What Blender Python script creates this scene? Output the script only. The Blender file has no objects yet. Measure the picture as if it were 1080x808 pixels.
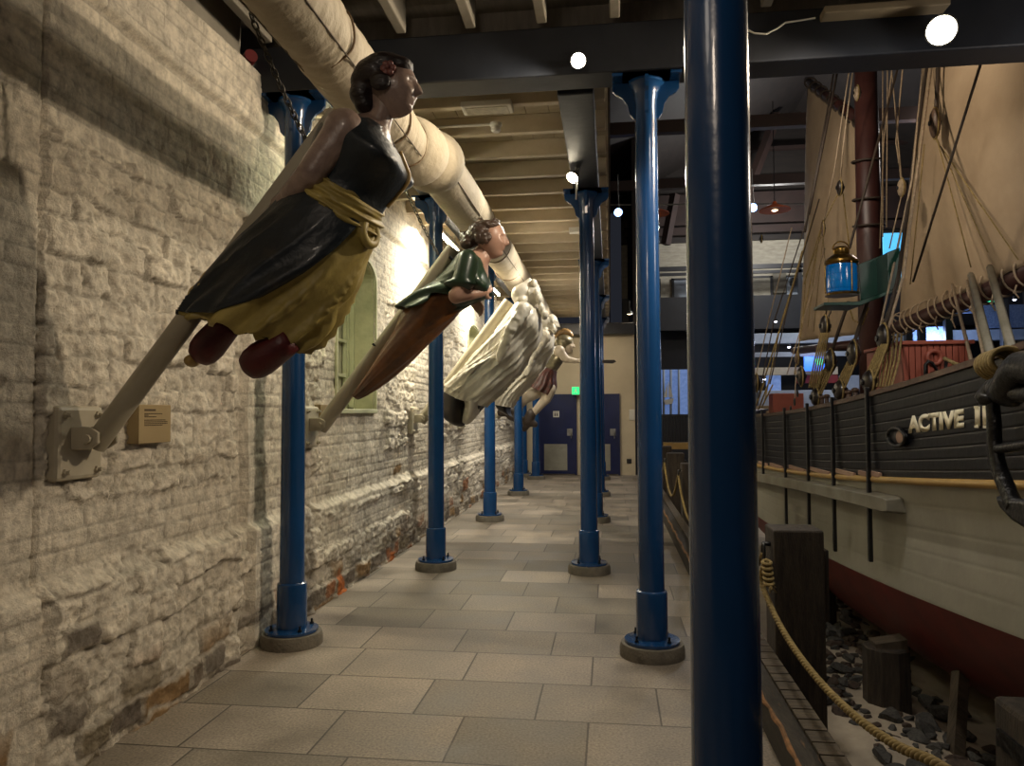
import bpy, bmesh, math, random
import numpy as np
from mathutils import Vector, Matrix, Quaternion
random.seed(7); RN = np.random.RandomState(11)
SC = bpy.context.scene; COL = SC.collection
PI = math.pi
# ------------------------------------------------------------------ camera
FPX = 790.0; _r = .0044
_th = math.atan(.0398); _ps = math.atan(.1316*math.cos(_th))
FW = np.array([-math.sin(_ps)*math.cos(_th), math.cos(_ps)*math.cos(_th), math.sin(_th)])
_r0 = np.array([math.cos(_ps), math.sin(_ps), 0]); _u0 = np.cross(_r0, FW)
RT = _r0*math.cos(_r)-_u0*math.sin(_r); UP = _u0*math.cos(_r)+_r0*math.sin(_r)
EYE = np.array([0, 0, 1.62])
def P(px, py, X=None, Y=None, Z=None):
    d = FW+RT*(px-540)/FPX-UP*(py-404)/FPX
    t = (X-EYE[0])/d[0] if X is not None else (Y-EYE[1])/d[1] if Y is not None else (Z-EYE[2])/d[2]
    return Vector(EYE+d*t)
cam = bpy.data.cameras.new('camera'); cam.sensor_width = 36; cam.lens = FPX/1080*36; cam.clip_start = .05; cam.clip_end = 200
camo = bpy.data.objects.new('camera', cam); COL.objects.link(camo)
M = Matrix((RT, UP, -FW)).transposed().to_4x4(); M.translation = Vector(EYE); camo.matrix_world = M
SC.camera = camo
SC.view_settings.view_transform = 'Standard'; SC.view_settings.look = 'None'
SC.view_settings.gamma = 1; SC.view_settings.use_curve_mapping = False; SC.view_settings.exposure = 0
# ------------------------------------------------------------------ materials
def srgb(h):
    if isinstance(h, str):
        h = h.lstrip('#'); h = [int(h[i:i+2], 16)/255 for i in (0, 2, 4)]
    return tuple((c/12.92 if c <= .04045 else ((c+.055)/1.055)**2.4) for c in h)+(1,)
MATS = {}
def mat(name, c1, c2=None, scale=6, rough=.6, metal=0, bump=0, bscale=None, stretch=(1, 1, 1), emit=None, estr=0, spec=.5,
        c3=None, alpha=None, coat=0, detail=6, contrast=(.35, .65), trans=0):
    if name in MATS: return MATS[name]
    m = bpy.data.materials.new(name); m.use_nodes = True; n = m.node_tree; L = n.links
    b = n.nodes['Principled BSDF']; MATS[name] = m
    b.inputs['Roughness'].default_value = rough; b.inputs['Metallic'].default_value = metal
    b.inputs['Specular IOR Level'].default_value = spec; b.inputs['Coat Weight'].default_value = coat
    b.inputs['Transmission Weight'].default_value = trans
    tc = n.nodes.new('ShaderNodeTexCoord'); mp = n.nodes.new('ShaderNodeMapping'); mp.inputs['Scale'].default_value = stretch
    L.new(tc.outputs['Object'], mp.inputs['Vector'])
    if c2 is None: c2 = tuple(x*.82 for x in srgb(c1)[:3])+(1,)
    else: c2 = srgb(c2)
    nz = n.nodes.new('ShaderNodeTexNoise'); nz.inputs['Scale'].default_value = scale; nz.inputs['Detail'].default_value = detail
    nz.inputs['Roughness'].default_value = .62
    L.new(mp.outputs[0], nz.inputs['Vector'])
    cr = n.nodes.new('ShaderNodeValToRGB'); cr.color_ramp.elements[0].position = contrast[0]; cr.color_ramp.elements[1].position = contrast[1]
    cr.color_ramp.elements[0].color = srgb(c1); cr.color_ramp.elements[1].color = c2
    if c3 is not None:
        e = cr.color_ramp.elements.new(.8); e.color = srgb(c3)
    L.new(nz.outputs['Fac'], cr.inputs['Fac']); L.new(cr.outputs['Color'], b.inputs['Base Color'])
    if bump:
        n2 = n.nodes.new('ShaderNodeTexNoise'); n2.inputs['Scale'].default_value = bscale or scale*4; n2.inputs['Detail'].default_value = 5
        L.new(mp.outputs[0], n2.inputs['Vector'])
        bp = n.nodes.new('ShaderNodeBump'); bp.inputs['Strength'].default_value = bump; bp.inputs['Distance'].default_value = .02
        L.new(n2.outputs['Fac'], bp.inputs['Height']); L.new(bp.outputs[0], b.inputs['Normal'])
    if emit is not None:
        b.inputs['Emission Color'].default_value = srgb(emit); b.inputs['Emission Strength'].default_value = estr
    return m
# ------------------------------------------------------------------ object helpers
def new_obj(name, me, m=None, parent=None, smooth=False):
    if m is not None: me.materials.append(m)
    if smooth and len(me.polygons): me.polygons.foreach_set('use_smooth', [True]*len(me.polygons))
    o = bpy.data.objects.new(name, me); COL.objects.link(o)
    if parent is not None:
        o.parent = parent; o.matrix_parent_inverse = Matrix.Translation(-parent.location) if parent.parent is None else Matrix()
    return o
def tag(o, label=None, cat=None, group=None, kind=None):
    if label: o['label'] = label
    if cat: o['category'] = cat
    if group: o['group'] = group
    if kind: o['kind'] = kind
    return o
def thing(name, label, cat, loc=(0, 0, 0), group=None):
    o = bpy.data.objects.new(name, None); COL.objects.link(o); o.location = loc; o.empty_display_size = .1
    return tag(o, label, cat, group)
class MB:
    """collects shapes in world coordinates and links them as one mesh object"""
    def __init__(s): s.v = []; s.f = []; s.m = []
    def add(s, vs, fs, mi=0):
        n = len(s.v); s.v += [tuple(v) for v in vs]; s.f += [tuple(i+n for i in f) for f in fs]; s.m += [mi]*len(fs); return s
    def box(s, a, b, mi=0, rot=None, bev=0):
        a = Vector(a); b = Vector(b); c = (a+b)/2; h = (b-a)/2
        h = Vector((abs(h.x), abs(h.y), abs(h.z)))
        if bev:
            bm = bmesh.new(); bmesh.ops.create_cube(bm, size=2)
            for v in bm.verts: v.co = Vector((v.co.x*h.x, v.co.y*h.y, v.co.z*h.z))
            bmesh.ops.bevel(bm, geom=bm.edges[:], offset=bev, segments=2, affect='EDGES', profile=.5)
            bm.verts.index_update()
            vs = [v.co.copy() for v in bm.verts]; fs = [[v.index for v in f.verts] for f in bm.faces]; bm.free()
        else:
            vs = [Vector((x*h.x, y*h.y, z*h.z)) for x in (-1, 1) for y in (-1, 1) for z in (-1, 1)]
            fs = [(0, 1, 3, 2), (4, 6, 7, 5), (0, 4, 5, 1), (2, 3, 7, 6), (0, 2, 6, 4), (1, 5, 7, 3)]
        if rot is not None: vs = [rot @ v for v in vs]
        return s.add([c+v for v in vs], fs, mi)
    def tube(s, pts, r, seg=10, cap=True, mi=0, closed=False):
        pts = [Vector(p) for p in pts]; n = len(pts); rs = list(r) if hasattr(r, '__len__') else [r]*n
        vs = []; fs = []; up = None
        for i, p in enumerate(pts):
            if closed: t = pts[(i+1) % n]-pts[i-1]
            else: t = pts[min(i+1, n-1)]-pts[max(i-1, 0)]
            if t.length < 1e-9: t = Vector((0, 0, 1))
            t.normalize()
            if up is None: up = Vector((0, 0, 1)) if abs(t.z) < .9 else Vector((1, 0, 0))
            a = t.cross(up)
            if a.length < 1e-6: a = t.orthogonal()
            a.normalize(); b = t.cross(a).normalized(); up = -b if False else t.cross(a)*-1
            up = a.cross(t).normalized()
            for k in range(seg):
                an = 2*PI*k/seg; vs.append(p+(a*math.cos(an)+up*math.sin(an))*rs[i])
        for i in range(n if closed else n-1):
            j = (i+1) % n
            for k in range(seg): fs.append((i*seg+k, i*seg+(k+1) % seg, j*seg+(k+1) % seg, j*seg+k))
        if cap and not closed:
            fs.append(tuple(range(seg))[::-1]); fs.append(tuple((n-1)*seg+k for k in range(seg)))
        return s.add(vs, fs, mi)
    def cyl(s, a, b, r, r2=None, seg=24, mi=0): return s.tube([a, b], [r, r if r2 is None else r2], seg, mi=mi)
    def lathe(s, c, prof, seg=40, mi=0, rot=None):
        c = Vector(c); vs = []; fs = []; n = len(prof)
        for (r, z) in prof:
            for k in range(seg):
                v = Vector((r*math.cos(2*PI*k/seg), r*math.sin(2*PI*k/seg), z))
                if rot is not None: v = rot @ v
                vs.append(c+v)
        for i in range(n-1):
            for k in range(seg): fs.append((i*seg+k, i*seg+(k+1) % seg, (i+1)*seg+(k+1) % seg, (i+1)*seg+k))
        fs.append(tuple(range(seg))[::-1]); fs.append(tuple((n-1)*seg+k for k in range(seg)))
        return s.add(vs, fs, mi)
    def ell(s, c, rad, rot=None, seg=16, rings=10, mi=0):
        c = Vector(c); vs = []; fs = []
        for i in range(rings+1):
            ph = PI*i/rings
            for k in range(seg):
                v = Vector((rad[0]*math.sin(ph)*math.cos(2*PI*k/seg), rad[1]*math.sin(ph)*math.sin(2*PI*k/seg), rad[2]*math.cos(ph)))
                if rot is not None: v = rot @ v
                vs.append(c+v)
        for i in range(rings):
            for k in range(seg): fs.append((i*seg+k, (i+1)*seg+k, (i+1)*seg+(k+1) % seg, i*seg+(k+1) % seg))
        return s.add(vs, fs, mi)
    def prism(s, poly, off, mi=0):
        """polygon of world points pushed by the vector off"""
        n = len(poly); off = Vector(off); vs = [Vector(p) for p in poly]+[Vector(p)+off for p in poly]
        fs = [tuple(range(n))[::-1], tuple(range(n, 2*n))]+[(i, (i+1) % n, n+(i+1) % n, n+i) for i in range(n)]
        return s.add(vs, fs, mi)
    def grid(s, rows, mi=0, closed=False, cap=False):
        nr = len(rows); nc = len(rows[0]); vs = [p for r in rows for p in r]; fs = []
        for i in range(nr-1):
            for k in range(nc if closed else nc-1): fs.append((i*nc+k, i*nc+(k+1) % nc, (i+1)*nc+(k+1) % nc, (i+1)*nc+k))
        if cap: fs.append(tuple(range(nc))[::-1]); fs.append(tuple((nr-1)*nc+k for k in range(nc)))
        return s.add(vs, fs, mi)
    def build(s, name, m, parent=None, smooth=None, bevel=0, weld=False, **tg):
        me = bpy.data.meshes.new(name); me.from_pydata([tuple(v) for v in s.v], [], s.f)
        ms = m if isinstance(m, (list, tuple)) else [m]
        for x in ms: me.materials.append(x)
        if len(ms) > 1: me.polygons.foreach_set('material_index', s.m)
        me.validate(); bm = bmesh.new(); bm.from_mesh(me)
        if weld: bmesh.ops.remove_doubles(bm, verts=bm.verts[:], dist=1e-5)
        bmesh.ops.recalc_face_normals(bm, faces=bm.faces[:])
        if smooth is not None:
            for f in bm.faces: f.smooth = True
            if smooth is not True:
                for e in bm.edges:
                    if len(e.link_faces) == 2 and e.calc_face_angle(0) > math.radians(smooth): e.smooth = False
        bm.to_mesh(me); bm.free()
        o = new_obj(name, me, None, parent)
        if bevel:
            md = o.modifiers.new('bevel', 'BEVEL'); md.width = bevel; md.segments = 2; md.limit_method = 'ANGLE'; md.angle_limit = .7
        return tag(o, **tg) if tg else o
def copy_tree(o, parent=None):
    c = o.copy(); COL.objects.link(c)
    if parent is not None: c.parent = parent
    for ch in [x for x in o.children]: copy_tree(ch, c)
    return c
def crom(pts, n):
    """Catmull-Rom through rows of numbers, n samples"""
    A = np.array(pts, float); m = len(A); out = []
    for t in np.linspace(0, m-1, n):
        i = min(int(t), m-2); u = t-i
        p0 = A[max(i-1, 0)]; p1 = A[i]; p2 = A[i+1]; p3 = A[min(i+2, m-1)]
        out.append(.5*((2*p1)+(-p0+p2)*u+(2*p0-5*p1+4*p2-p3)*u*u+(-p0+3*p1-3*p2+p3)*u**3))
    return out
def vnoise(x, y, seed=0, oct=4):
    """value noise, arrays in, about -1..1 out"""
    rs = np.random.RandomState(seed); T = rs.rand(256, 256)*2-1; o = np.zeros_like(x, dtype=float); a = 1; tot = 0
    for k in range(oct):
        xi = np.floor(x).astype(int); yi = np.floor(y).astype(int); fx = x-xi; fy = y-yi
        fx = fx*fx*(3-2*fx); fy = fy*fy*(3-2*fy)
        g = lambda i, j: T[(i+k*37) % 256, (j+k*91) % 256]
        o += a*((g(xi, yi)*(1-fx)+g(xi+1, yi)*fx)*(1-fy)+(g(xi, yi+1)*(1-fx)+g(xi+1, yi+1)*fx)*fy)
        tot += a; a *= .5; x = x*2.03+5.1; y = y*2.03+9.7
    return o/tot

# ================================================================== SETTING
WX = -2.51                                      # face of the masonry wall
# ---- floor of granite flags
fm = bpy.data.materials.new('granite flags'); fm.use_nodes = True; N = fm.node_tree; L = N.links; B = N.nodes['Principled BSDF']
tc = N.nodes.new('ShaderNodeTexCoord'); mp = N.nodes.new('ShaderNodeMapping'); mp.inputs['Location'].default_value = (.13, .24, 0)
L.new(tc.outputs['Object'], mp.inputs[0])
nz0 = N.nodes.new('ShaderNodeTexNoise'); nz0.inputs['Scale'].default_value = .55; L.new(mp.outputs[0], nz0.inputs[0])
bk = N.nodes.new('ShaderNodeTexBrick'); bk.inputs['Scale'].default_value = 1; bk.inputs['Brick Width'].default_value = .66
bk.inputs['Row Height'].default_value = .53; bk.inputs['Mortar Size'].default_value = .006; bk.inputs['Mortar Smooth'].default_value = .3
bk.offset = .43; bk.offset_frequency = 2; bk.squash = 1.18; bk.squash_frequency = 3
bk.inputs['Color1'].default_value = srgb('#6b6355'); bk.inputs['Color2'].default_value = srgb('#95897a'); bk.inputs['Mortar'].default_value = srgb('#4a4238')
L.new(mp.outputs[0], bk.inputs[0])
nz = N.nodes.new('ShaderNodeTexNoise'); nz.inputs['Scale'].default_value = 75; nz.inputs['Detail'].default_value = 4; L.new(mp.outputs[0], nz.inputs[0])
nz2 = N.nodes.new('ShaderNodeTexNoise'); nz2.inputs['Scale'].default_value = 2.4; nz2.inputs['Detail'].default_value = 7; L.new(mp.outputs[0], nz2.inputs[0])
def mrange(i, a, b, c, d):
    q = N.nodes.new('ShaderNodeMapRange'); q.inputs[1].default_value = a; q.inputs[2].default_value = b; q.inputs[3].default_value = c; q.inputs[4].default_value = d
    L.new(i, q.inputs[0]); return q.outputs[0]
mx = N.nodes.new('ShaderNodeMixRGB'); mx.blend_type = 'MULTIPLY'; mx.inputs[0].default_value = 1; L.new(bk.outputs['Color'], mx.inputs[1])
mm = N.nodes.new('ShaderNodeMath'); mm.operation = 'MULTIPLY'; L.new(mrange(nz.outputs[0], .3, .7, .62, 1.25), mm.inputs[0]); L.new(mrange(nz2.outputs[0], .3, .7, .66, 1.22), mm.inputs[1])
L.new(mm.outputs[0], mx.inputs[2]); L.new(mx.outputs[0], B.inputs['Base Color'])
L.new(mrange(nz2.outputs[0], .3, .7, .42, .7), B.inputs['Roughness'])
bp = N.nodes.new('ShaderNodeBump'); bp.inputs['Strength'].default_value = .5; bp.inputs['Distance'].default_value = .006
ad = N.nodes.new('ShaderNodeMath'); ad.operation = 'MULTIPLY_ADD'; L.new(nz.outputs[0], ad.inputs[0]); ad.inputs[1].default_value = .25
iv = N.nodes.new('ShaderNodeMath'); iv.operation = 'SUBTRACT'; iv.inputs[0].default_value = 1; L.new(bk.outputs['Fac'], iv.inputs[1])
L.new(iv.outputs[0], ad.inputs[2]); L.new(ad.outputs[0], bp.inputs['Height']); L.new(bp.outputs[0], B.inputs['Normal'])
MB().box((-2.9, -1.5, -.3), (.76, 19.7, 0)).build('floor', fm, kind='structure')

# ---- masonry wall: a real height field of courses, stones and bricks
def cells(Y, Z, courses, lenrange, seed, jit):
    rs = np.random.RandomState(seed)
    zc = [-.6]
    while zc[-1] < 5: zc.append(zc[-1]+rs.uniform(*courses))
    zc = np.array(zc); ci = np.clip(np.searchsorted(zc, Z)-1, 0, len(zc)-2)
    dz = np.minimum(Z-zc[ci], zc[ci+1]-Z); cid = np.zeros_like(ci); dy = np.full(Y.shape, 9.)
    for c in np.unique(ci):
        yc = [-1-rs.uniform(0, .3)]
        while yc[-1] < 22: yc.append(yc[-1]+rs.uniform(*lenrange))
        yc = np.array(yc); s = ci == c; k = np.searchsorted(yc, Y[s])-1; k = np.clip(k, 0, len(yc)-2)
        dy[s] = np.minimum(Y[s]-yc[k], yc[k+1]-Y[s]); cid[s] = c*997+k
    return np.minimum(dz, dy), cid
WINS = [(6.62, 7.72, 1.66, 3.02), (13.05, 14.15, 1.66, 3.02)]
def wall_fields(Y, Z):
    wy = vnoise(Y*5, Z*5, 1)*.05+vnoise(Y*1.5, Z*1.5, 2)*.05+vnoise(Y*17, Z*17, 21)*.022; wz = vnoise(Y*4+9, Z*4, 3)*.05+vnoise(Y*15, Z*15, 23)*.024
    dr, cr_ = cells(Y+wy, Z+wz, (.09, .21), (.14, .48), 5, 0)
    db, cb = cells(Y+wy*.06, Z+wz*.1, (.082, .086), (.235, .25), 6, 0)
    rid = np.random.RandomState(3).rand(997*99)
    ro = rid[cr_ % len(rid)]; bo = rid[(cb*7) % len(rid)]
    n1 = vnoise(Y*9, Z*9, 8, 5); n2 = vnoise(Y*26, Z*26, 9, 3); n3 = vnoise(Y*1.3, Z*1.3, 12, 3)
    rid2 = np.random.RandomState(33).rand(997*99)*2-1; tilt = rid2[cr_ % len(rid2)]
    crag = 1-np.abs(vnoise(Y*7, Z*10, 51, 4))*2.2; crag2 = 1-np.abs(vnoise(Y*19, Z*24, 52, 3))*2.4; hr = (ro-.5)*.038+np.clip(dr/.012, 0, 1)*.016+n1*.012+crag*.012+crag2*.008+n2*.006+tilt*vnoise(Y*6, Z*2, 17, 2)*.022
    hb = (bo-.5)*.006+np.clip(db/.010, 0, 1)*.006+n1*.007+n2*.004+crag*.003
    # zones of brick
    edge = n1*.07
    brick = np.zeros_like(Y)
    brick = np.maximum(brick, (Y < 2.98+edge*.3))
    q = ((Z/.252).astype(int) % 2)*.1
    brick = np.maximum(brick, ((Y > 4.95-q) & (Y < 5.55+q)))
    for (a, b, z0, z1) in WINS: brick = np.maximum(brick, ((Y > a-.36-q) & (Y < b+.36+q) & (Z > .75)))
    brick = np.maximum(brick, ((Y > 9.4-q) & (Y < 10.1+q)))
    brick = np.maximum(brick, (Z > 2.92+edge))
    brick = np.maximum(brick, ((Z > .88+edge) & (Z < 1.2+edge+.1*n3)))
    brick = np.maximum(brick, ((Z > .45+edge) & (Z < .7) & (Y > 6.2) & (Y < 9)))
    h = np.where(brick > 0, hb, hr)
    h = h+np.clip((.86+.03*n1-Z)/.05, 0, 1)*.055+n3*.02          # thicker foot of the wall
    h = h+np.clip((Z-3.62)/.03, 0, 1)*.05                       # ledge high up
    h = h-np.clip((.09-np.abs(Y-3.0))/.02, 0, 1)*0
    h = h-np.where((np.abs(Y-2.99) < .012) & (Z > .4), .03, 0)    # straight joint of the pier
    h = h-np.where((Y > 4.72) & (Y < 4.95) & (Z < 3), .06, 0)       # chase beside the first column
    # bare stone near the foot, a few flakes of missing paint, darkened crevices
    bare = np.clip((.42+.22*n3-Z)/.25, 0, 1)*(ro > .45)+(ro > .992)*(Z < 1.2)
    bare = np.clip(bare, 0, 1)*np.clip(dr/.02, 0, 1)
    crevice_dark = np.clip((-crag2-.25)*2.2, 0, 1)*(brick < 1)*.3  # crevices darkened in the colour to strengthen the relief
    flake_crevice = np.clip((n1-.46)*7, 0, 1)*.6*(Z < 3.3)+crevice_dark+np.clip((n2-.62)*6, 0, 1)*.4
    pal = np.array([[.27, .17, .08], [.19, .15, .11], [.20, .17, .135], [.30, .14, .07], [.22, .18, .12], [.17, .14, .11]])
    pc = pal[(cr_ % 6)]
    base = np.array([.64, .575, .465])*(1+.10*n3+.10*n1)[..., None]*(.9+.2*(ro if True else 0))[..., None]
    joint = np.where(brick > 0, np.clip(1-db/.007, 0, 1)*.34, np.clip(1-dr/.012, 0, 1)*.40)
    colr = base*(1-joint[..., None])
    colr = colr*(1-flake_crevice[..., None])+np.array([.24, .20, .15])*flake_crevice[..., None]
    green = np.where((Z < .9) & (Y > 6.2) & (n3 < -.1), .18, 0)
    colr = colr*(1-bare[..., None])+pc*bare[..., None]
    fire = np.clip((.16+.2*n1-Z)/.1, 0, 1)*(np.clip(.12-np.abs(Y-6.55), 0, 1)+np.clip(.14-np.abs(Y-8.1), 0, 1) > 0)
    colr = colr*(1-fire[..., None])+np.array([.45, .13, .03])*fire[..., None]
    return h, colr
wm = bpy.data.materials.new('whitewashed rubble'); wm.use_nodes = True; N = wm.node_tree; L = N.links; B = N.nodes['Principled BSDF']
at = N.nodes.new('ShaderNodeAttribute'); at.attribute_name = 'paint'
tc = N.nodes.new('ShaderNodeTexCoord'); nz = N.nodes.new('ShaderNodeTexNoise'); nz.inputs['Scale'].default_value = 14; nz.inputs['Detail'].default_value = 9; nz.inputs['Roughness'].default_value = .7
L.new(tc.outputs['Object'], nz.inputs[0])
mx = N.nodes.new('ShaderNodeMixRGB'); mx.blend_type = 'MULTIPLY'; mx.inputs[0].default_value = 1
L.new(at.outputs['Color'], mx.inputs[1]); L.new(mrange(nz.outputs[0], .32, .6, .6, 1.12), mx.inputs[2]); L.new(mx.outputs[0], B.inputs['Base Color'])
B.inputs['Roughness'].default_value = .8; B.inputs['Specular IOR Level'].default_value = .25
bp = N.nodes.new('ShaderNodeBump'); bp.inputs['Strength'].default_value = .8; bp.inputs['Distance'].default_value = .03
L.new(nz.outputs[0], bp.inputs['Height']); L.new(bp.outputs[0], B.inputs['Normal'])
ys = np.concatenate([np.arange(-.5, 2.2, .05), np.arange(2.2, 6.4, .0125), np.arange(6.4, 10, .022), np.arange(10, 19.75, .04)])
zs = np.concatenate([np.arange(-.05, 4.24, .0125)])
YY, ZZ = np.meshgrid(ys, zs, indexing='ij')
H, CC = wall_fields(YY, ZZ)
def in_win(Y, Z):
    r = np.zeros(Y.shape, bool)
    for (a, b, z0, z1) in WINS:
        c = (a+b)/2; hw = (b-a)/2
        top = z1+.2*np.clip(1-((Y-c)/hw)**2, 0, 1)**.5
        r |= (Y > a) & (Y < b) & (Z > z0) & (Z < top)
    return r
IW = in_win(YY, ZZ)
co = np.stack([WX+H, YY, ZZ], -1).reshape(-1, 3)
ny, nz_ = YY.shape; idx = np.arange(ny*nz_).reshape(ny, nz_)
q = np.stack([idx[:-1, :-1], idx[1:, :-1], idx[1:, 1:], idx[:-1, 1:]], -1).reshape(-1, 4)
keep = ~(IW.reshape(-1)[q].all(1)) & ~((co[q[:, 0], 1] < 5.1) & (co[q[:, 0], 2] > 4.03)); q = q[keep]
me = bpy.data.meshes.new('wall_left'); me.vertices.add(len(co)); me.vertices.foreach_set('co', co.ravel())
me.loops.add(q.size); me.loops.foreach_set('vertex_index', q.ravel().astype(np.int32)); me.polygons.add(len(q))
me.polygons.foreach_set('loop_start', np.arange(0, q.size, 4, dtype=np.int32)); me.polygons.foreach_set('loop_total', np.full(len(q), 4, np.int32))
me.update(calc_edges=True)
ca = me.color_attributes.new('paint', 'FLOAT_COLOR', 'POINT')
ca.data.foreach_set('color', np.concatenate([np.clip(CC.reshape(-1, 3), 0, 1), np.ones((len(co), 1))], 1).ravel())
tag(new_obj('wall_left', me, wm, smooth=True), kind='structure')
def wall_h(y, z): return WX+float(wall_fields(np.array([[y]]), np.array([[z]]))[0][0, 0])
# windows in deep arched reveals
m_sash = mat('pale green gloss paint', '#cccdab', '#bcbd9c', 3, .35)
m_reveal = mat('green tinted limewash', '#c2c09c', '#a9a886', 5, .7, bump=.3, bscale=20)
m_glass = mat('painted-over panes', '#b5b297', '#a29f86', 2, .25)
m_dark = mat('dark paint', '#1c1d22', '#15161a', 5, .5)
for wi, (a, b, z0, z1) in enumerate(WINS):
    root = tag(thing('window_%d' % (wi+1), None, None, (WX, (a+b)/2, z0)), kind='structure')
    c = (a+b)/2; hw = (b-a)/2+.012; n = 14
    prof = [(a-.012, z0-.012), (a-.012, z1)]+[(c-hw*math.cos(PI*k/n), z1+.212*math.sin(PI*k/n)) for k in range(1, n)]+[(b+.012, z1), (b+.012, z0-.012)]
    mb = MB(); mb.grid([[(WX+.012, y, z) for y, z in prof], [(WX-.36, y, z) for y, z in prof]])
    mb.grid([[(WX+.012, y, z) for y, z in prof], [(WX+.012, c+(y-c)*1.06, z+(.03 if z > z1 else 0)) for y, z in prof]])
    rv = mb.build('reveal', m_reveal, root); s_ = rv.modifiers.new('s', 'SOLIDIFY'); s_.thickness = .02
    MB().box((WX-.36, a-.05, z0-.04), (WX+.035, b+.05, z0+.004)).build('window_sill', m_sash, root, bevel=.006)
    f = MB()
    for (t, d0, d1) in ((.0, -.30, -.20), (.06, -.30, -.24)):
        pts = [(y, z) for y, z in prof]
        cz = (z0+z1)/2
        outer = [Vector((0, c+(y-c)*(1-t*1.6), cz+(z-cz)*(1-t))) for y, z in pts]
        inner = [Vector((0, c+(y-c)*(1-t*1.6-.1), cz+(z-cz)*(1-t-.05))) for y, z in pts]
        rows = [[(WX+d0, p.y, p.z) for p in outer], [(WX+d1, p.y, p.z) for p in outer], [(WX+d1, p.y, p.z) for p in inner], [(WX+d0, p.y, p.z) for p in inner]]
        f.grid(rows)
    w0, w1 = a+.1, b-.1
    for yy in (w0, c-.17, c, c+.17, w1): f.box((WX-.29, yy-.014 if yy not in (w0, w1) else yy-.03, z0), (WX-.255, yy+.014 if yy not in (w0, w1) else yy+.03, z1+.1))
    for zz in (z0+.05, z0+.36, z0+.72, z0+1.08, z1+.05): f.box((WX-.29, w0, zz-.016), (WX-.25, w1, zz+.016))
    f.build('window_frame', m_sash, root)
    MB().box((WX-.31, a-.02, z0), (WX-.30, b+.02, z1+.22)).build('window_pane', m_glass, root)
# ---- end wall with doorways
m_cream = mat('cream plaster', '#c9bda3', '#beb298', 1.5, .75)
MB().box((-3.2, 19.6, -.1), (.62, 19.8, 3.95)).build('wall_back', m_cream, kind='structure')
m_navy = mat('navy gloss door', '#0b1b4e', '#0a1744', 2, .35)
m_steel = mat('brushed steel', '#a9a9a4', '#8f8f8b', 8, .35, metal=.9)
m_white = mat('white plastic', '#d9d6cb', '#cdcabf', 3, .5)
m_grille = mat('grey vent grille', '#9b998c', '#8b897e', 3, .5)
for di, (x0, x1) in enumerate(((-1.83, -.93), (-.72, .18))):
    root = tag(thing('door_%d' % (di+1), None, None, ((x0+x1)/2, 19.57, 0)), kind='structure')
    MB().box((x0, 19.545, .03), (x1, 19.59, 2.05)).build('door_leaf', m_navy, root)
    f = MB(); f.box((x0-.05, 19.53, 0), (x0, 19.6, 2.1)); f.box((x1, 19.53, 0), (x1+.05, 19.6, 2.1)); f.box((x0, 19.53, 2.05), (x1, 19.6, 2.1))
    f.build('door_frame', m_navy, root)
    g = MB(); g.box((x0+.1, 19.535, .12), (x1-.2, 19.545, .80))
    for k in range(13): g.box((x0+.12, 19.525, .15+k*.05), (x1-.22, 19.54, .165+k*.05))
    g.build('vent_grille', m_grille, root)
    h = MB(); h.box((x1-.2, 19.53, 1.02), (x1-.06, 19.545, 1.2)); h.tube([(x1-.09, 19.53, 1.1), (x1-.09, 19.49, 1.1), (x1-.09, 19.49, .95)], .012, 8)
    h.build('door_handle', m_steel, root)
    if di == 0:
        sg = MB().box((x0+.34, 19.535, 1.5), (x0+.5, 19.545, 1.66)).build('toilet_sign', m_white, root)
        p = MB()
        for k, dx in enumerate((.375, .43)):
            p.box((x0+dx, 19.531, 1.53), (x0+dx+.03, 19.535, 1.6)); p.ell((x0+dx+.015, 19.533, 1.625), (.012, .003, .014), seg=8, rings=6)
        p.build('pictogram', m_dark, sg)
# ---- ceiling: boards and the dark roof of the hall
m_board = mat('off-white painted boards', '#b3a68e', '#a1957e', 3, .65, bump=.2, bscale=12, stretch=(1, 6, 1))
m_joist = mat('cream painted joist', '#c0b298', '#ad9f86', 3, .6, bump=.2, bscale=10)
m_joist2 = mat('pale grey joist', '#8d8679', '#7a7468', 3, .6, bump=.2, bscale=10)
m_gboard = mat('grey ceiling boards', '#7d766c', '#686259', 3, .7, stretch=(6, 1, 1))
m_beam = mat('blue-black beam paint', '#20242c', '#191c23', 2, .5, bump=.15, bscale=8)
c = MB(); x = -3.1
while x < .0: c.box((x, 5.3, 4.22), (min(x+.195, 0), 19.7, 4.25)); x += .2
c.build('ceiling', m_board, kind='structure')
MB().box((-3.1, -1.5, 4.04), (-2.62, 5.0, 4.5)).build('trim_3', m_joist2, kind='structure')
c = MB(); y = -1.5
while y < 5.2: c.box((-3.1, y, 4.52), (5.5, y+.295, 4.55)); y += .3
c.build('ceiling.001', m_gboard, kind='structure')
MB().box((-3.1, 5.22, 3.93), (-2.3, 5.3, 4.6)).box((-2.3,5.26,4.24),(5.5,5.3,4.6)).build('trim_1', m_gboard, kind='structure')
ref = None; k = 0; y = 5.78
while y < 19.5:
    if ref is None:
        ref = MB().box((-2.6, y, 4.06), (-.02, y+.07, 4.22)).build('ceiling_joist', m_joist, bevel=.008,
            label='cream painted joist crossing above the row of figureheads, one of a regular series', cat='ceiling joist', group='cross joists of the low ceiling')
        ref.data.transform(Matrix.Translation((0, -y, 0))); ref.location = (0, y, 0)
    else: o = ref.copy(); COL.objects.link(o); o.location = (0, y, 0)
    y += .605
xs = [-2.40+.49*i for i in range(15)]; ref = None
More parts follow.
